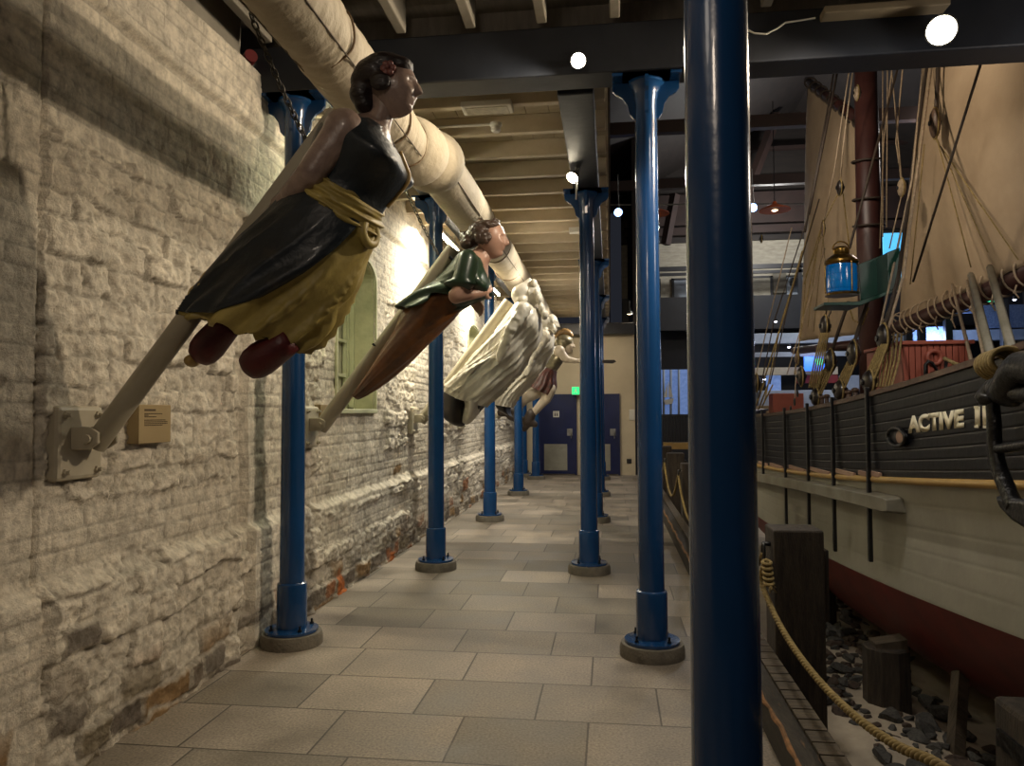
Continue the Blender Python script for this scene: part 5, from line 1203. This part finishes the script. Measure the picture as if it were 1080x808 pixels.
# purlins and trusses
for i, (y, m, h) in enumerate(((152, m_rbrown, .05), (185, m_rbrown, .06), (215, m_rbrown, .5), (238, m_rbrown, .12))):
    z = P(900, y, Y=YB+.6).z; MB().box((.5, YB+.55, z-h), (16, YB+.75, z+h)).build('roof_purlin', m, label='dark roof purlin, %s from the top above the far gallery' % ['first', 'second', 'third', 'fourth'][i], cat='purlin')
for i, (x0, y0, x1, y1) in enumerate(((712, 205, 702, 258), (820, 120, 770, 250), (1000, 150, 960, 250))):
    a = P(x0, y0, Y=YB-.3); b = P(x1, y1, Y=YB-.3); MB().tube([a, b], .16, 4).build('truss_strut', m_rbrown, label='slanting dark truss strut in the roof, %s from the left' % ['first', 'second', 'third'][i], cat='strut')
for i, (y, z) in enumerate(((10.5, 7.0), (15, 7.2), (19.5, 7.4))):
    MB().box((.02, y, z), (12.2, y+.18, z+.25)).build('tie_beam', m_rbrown, label='dark tie beam crossing high over the ship, %s from the viewer' % ['first', 'second', 'third'][i], cat='beam')
MB().tube([P(640, 216, Y=20), P(850, 215, Y=20)], .02, 6).build('track_rail', m_steel, label='thin pale rail hung across the dark roof space', cat='rail')
# pendant lamps and blue spots
m_shade = mat('orange enamel shade', '#b5592a', '#a04c22', 3, .4)
m_bulbw = mat('lit bulb', '#ffffff', '#ffffff', 1, .5, emit='#ffe0b0', estr=9)
m_bulbb = mat('cold lit spot', '#ffffff', '#ffffff', 1, .5, emit='#7fa8ff', estr=14)
for (px, py, lab) in ((690, 222, 'orange shaded pendant lamp just left of the second right-hand column'), (817, 218, 'orange shaded pendant lamp right of the foreground column')):
    q = P(px, py, Y=18); t = thing('pendant_lamp', lab, 'lamp', q)
    MB().lathe(q, [(.36, -.09), (.34, -.06), (.12, .03), (.06, .06), (.04, .12), (.0, .13)], seg=32).build('lamp_shade', m_shade, t, smooth=40)
    MB().ell(q+Vector((0, 0, -.05)), (.09, .09, .06)).build('bulb', m_bulbw, t, smooth=True)
    MB().cyl(q+Vector((0, 0, .12)), q+Vector((0, 0, 2.5)), .01, seg=6).build('flex', m_black, t)
for (px, py, lab) in ((652, 224, 'small cold blue spotlight in the dark roof, left of the first orange pendant lamp'), (794, 219, 'small cold blue spotlight beside the foreground column'), (893, 313, '')):
    if not lab: continue
    spotlight(px, py, 17.5, (1, 2, 0), lab, r=.10, glow=0, m=m_bulbb, rod=tuple(P(px, py, Y=17.6)+Vector((0, 0, .9))))
spotlight(664, 331, 19.3, (.5, 19.55, 1.5), 'small warm spotlight high on the cream end wall by the right-hand columns', r=.075, glow=10, m=m_bulbw, rod=tuple(P(664, 331, Y=19.4)+Vector((0, 0, .35))), spot=120)
# lower level of the far end
def panel(px0, py0, px1, py1, Y, m, name, lab, cat, d=.12, parent=None, down=0):
    a = P(px0, py0, Y=Y); b = P(px1, py1, Y=Y); b.z = -.5 if down else b.z; o = MB().box((a.x, Y, b.z), (b.x, Y+d, a.z), bev=.01).build(name, m, parent)
    return tag(o, lab, cat) if parent is None else o
m_bluewin = mat('cold bluish lit backdrop', '#7f93b8', '#5d739c', 12, .5, emit='#6f8fd0', estr=.35)
sw = thing('display_window', 'tall bluish lit display window in the gap left of the foreground column', 'window', P(709, 415, Y=22.3))
panel(697, 390, 730, 438, 22.4, m_bluewin, 'lit_pane', '', '', parent=sw)
for x in (700, 707.5, 716): a = P(x, 390, Y=22.35); b = P(x, 438, Y=22.35); MB().cyl(a, b, .035, seg=8).build('mullion', m_pale, sw, smooth=True)
mb = MB(); a = P(704, 424, Y=22.25); mb.prism([P(700, 422, Y=22.2), P(711, 420, Y=22.2), P(709, 426, Y=22.2), P(702, 427, Y=22.2)], (0, .15, 0)); mb.build('model_boat', m_white, label='small white model boat in the bluish display window', cat='model boat')
mb = MB(); mb.prism([P(705, 402, Y=22.25), P(710, 419, Y=22.25), P(705, 419, Y=22.25)], (0, .02, 0)); mb.prism([P(704, 404, Y=22.25), P(704, 419, Y=22.25), P(700, 419, Y=22.25)], (0, .02, 0)); bpy.data.objects['model_boat']; mb.build('sail', m_white, bpy.data.objects['model_boat'])
ct = thing('wooden_crate', 'black slatted crate standing below the bluish display window', 'crate', P(709, 460, Y=20.4))
a = P(697, 439, Y=20.5); b = P(735, 466, Y=20.5)
for k in range(14): x = a.x+(b.x-a.x)*k/14; MB().box((x+.01, 20.5, b.z), (x+(b.x-a.x)/14-.01, 20.56, a.z)).build('slat', m_black, ct)
MB().box((a.x-.02, 20.47, a.z-.02), (b.x+.02, 20.9, a.z+.05)).build('top_board', m_black, ct)
panel(697, 467, 735, 474, 20.3, m_yel, 'timber_baulk', 'ochre timber baulk below the black crate', 'timber', d=.5)
# shops / counters beyond the ship's rail
panel(785, 352, 1090, 358, 22.8, m_pale, 'ceiling_duct', 'long pale service duct under the dark gallery beam', 'duct', d=.3)
panel(785, 372, 1000, 374, 22, m_pale, 'pipe', 'thin pale pipe under the gallery beyond the rigging', 'pipe', d=.1)
panel(790, 388, 884, 395, 22.5, mat('cream fascia', '#b9ad93', '#a59a81', 3, .6), 'shop_fascia', 'long cream fascia board beyond the ship rail', 'fascia', d=.2)
panel(840, 396, 884, 404, 22.45, m_redb, 'banner', 'dark red banner beyond the rigging below the cream fascia', 'banner', d=.05)
panel(885, 396, 950, 412, 22.6, m_pale, 'notice_board', 'pale grey display panel between the deadeyes', 'panel', d=.05)
panel(800, 412, 880, 425, 21.5, m_pale, 'counter', 'pale bluish counter beyond the ship rail', 'counter', d=.6, down=1)
panel(815, 415, 848, 436, 19.9, m_deckhouse, 'display_cabinet', 'reddish wooden cabinet just above the ship rail', 'cabinet', d=.5, down=1)
panel(790, 428, 815, 440, 20.4, mat('beige box side', '#a8997f', '#968870', 3, .6), 'storage_box', 'beige box behind the rail beside the foreground column', 'box', d=.5, down=1)
panel(808, 396, 824, 414, 22.9, m_bluewin, 'lit_niche', 'cold lit niche between the pulley ropes', 'niche', d=.05)
panel(848, 376, 870, 391, 21.8, m_blues, 'monitor', 'blue lit monitor hanging beyond the rigging', 'monitor', d=.05)
panel(860, 378, 868, 385, 21.75, m_greens, 'monitor_image', 'small green patch shown on the blue monitor', 'screen', d=.02)
panel(931, 246, 960, 300, 21, m_cyan, 'projection_screen', 'bright cyan window behind the green lantern board', 'screen', d=.05)
panel(1038, 308, 1052, 318, 20, m_greens, 'exit_sign', 'small greenish white lit sign under the near boom', 'sign', d=.05)
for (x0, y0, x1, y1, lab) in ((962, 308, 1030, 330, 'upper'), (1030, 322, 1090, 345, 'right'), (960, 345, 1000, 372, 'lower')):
    panel(x0, y0, x1, y1, 22.3, mat('brick coloured blue-lit', '#6f83a3', '#4f6285', 20, .7, bump=.5, bscale=30), 'wall_panel', 'blue-lit brick panel on the far wall under the near boom, %s one' % lab, 'panel', d=.1)  # blue light put into the brick's own colour
for i, x in enumerate((958, 972, 1000, 1060)):
    a = P(x, 300, Y=21.5); MB().box((a.x-.09, 21.5, -.5), (a.x+.09, 21.68, 4.6), bev=.01).build('steel_post', m_gbeam, label='dark steel post at the far wall, %s from the left behind the boom' % ['first', 'second', 'third', 'fourth'][i], cat='post')
m_sp = mat('tiny white lamp', '#ffffff', '#ffffff', 1, .5, emit='#dfe6ff', estr=8)
for i, (px, py) in enumerate(((806, 400), (803, 403), (892, 396), (889, 399), (818, 339), (832, 366), (845, 368), (1000, 322), (1070, 316), (884, 300))):
    q = P(px, py, Y=21.2); r = .05
    t = thing('downlight', 'tiny cold white downlight glowing in the dark hall beyond the ship rail', 'light', q, 'tiny far downlights')
    MB().lathe(q, [(r*.8, .08), (r, .0), (r*.9, .0)], seg=12).build('can', m_gbeam, t, smooth=40); MB().ell(q, (r*.85, r*.85, .03), seg=10, rings=6).build('bulb', m_sp, t, smooth=True)
# end wall fittings
e = thing('exit_sign', 'small green lit exit sign above the left navy door', 'sign', P(607, 412, Y=19.4))
a = P(603, 408, Y=19.45); b = P(611.5, 416.5, Y=19.45); MB().box((a.x, 19.4, b.z), (b.x, 19.5, a.z), bev=.006).build('sign_box', m_white, e)
MB().box((a.x+.01, 19.39, b.z+.01), (b.x-.01, 19.4, a.z-.01)).build('lit_face', mat('exit green', '#19a35a', '#19a35a', 2, .4, emit='#22c76a', estr=1.6), e)
c_ = P(607, 412.3, Y=19.385); mb = MB(); mb.ell(c_+Vector((.01, 0, .055)), (.013, .004, .013), seg=8, rings=6); mb.prism([c_+Vector(v) for v in ((-.02, 0, .035), (.03, 0, .04), (.02, 0, -.0), (.05, 0, -.05), (.03, 0, -.06), (0, 0, -.01), (-.04, 0, -.06), (-.05, 0, -.045), (-.01, 0, 0))], (0, .003, 0)); mb.build('running_figure', m_white, e)
panel(663.5, 432, 669.5, 443, 19.57, m_white, 'switch_box', 'white switch box on the cream end wall right of the doors', 'switch', d=.04)
panel(661, 484, 666, 489, 19.57, m_gbeam, 'wall_socket', 'small dark socket low on the cream end wall', 'socket', d=.03)
# ------------------------------------------------------------------ light
w = bpy.data.worlds.new('world'); SC.world = w; w.use_nodes = True
w.node_tree.nodes['Background'].inputs[0].default_value = (.55, .6, .8, 1); w.node_tree.nodes['Background'].inputs[1].default_value = .02
def pt(name, loc, e, col, r=.1):
    l = bpy.data.lights.new(name, 'POINT'); l.energy = e; l.color = col; l.shadow_soft_size = r; o = bpy.data.objects.new(name, l); COL.objects.link(o); o.location = loc; return o
pt('hall_fill', (6.5, 15, 7.0), 130, (1, .9, .85), .3)  # unseen fill, like the other hall points, brightens the dark hall
area('ship_fill', (.9, 4.2, 3.8), (2.2, 6.0, 1.0), 95, .1, .1, (1, .93, .84), spot=130)  # added spot without a fixture, brightens the ship's side
pt('hall_fill', (9, 22, 3.6), 120, (.45, .6, 1), .3)
pt('hall_fill', (4.5, 21.5, 7.2), 420, (.9, .88, .85), .3)
pt('hall_fill', (5.8, 20.3, 3.4), 50, (.8, .85, 1), .3)
area('sail_fill', (.6, 6.5, 6.0), (3.6, 10.2, 4.6), 260, .1, .1, (1, .82, .62), spot=110)  # added spot, no lamp of its own, lightens the sails
area('near_fill', (-.6, -1.2, 3.9), (-1.8, 3.2, 1.2), 15, .4, .4, (1, .82, .64))
area('mizzen_fill', (1.6, 9.2, 5.4), (3.6, 12.2, 5.0), 90, .1, .1, (1, .88, .74), spot=75)  # extra unseen spot put in to lift the mizzen sail
pt('deck_fill', (3.0, 4.4, 3.3), 22, (1, .9, .8), .2)  # added point light to brighten the deckhouse
pt('near_ceiling_fill', (-.8, .5, 3.5), 7, (1, .88, .74), .2)  # added unseen point light that keeps the near ceiling from going black
pt('walk_light', (-.95, 9.5, 3.2), 12, (1, .88, .72), .2)  # bare point lights above the walkway, no fixture modelled
pt('walk_light', (-.95, 13.5, 3.2), 12, (1, .88, .72), .2)
SC.view_settings.exposure = .35
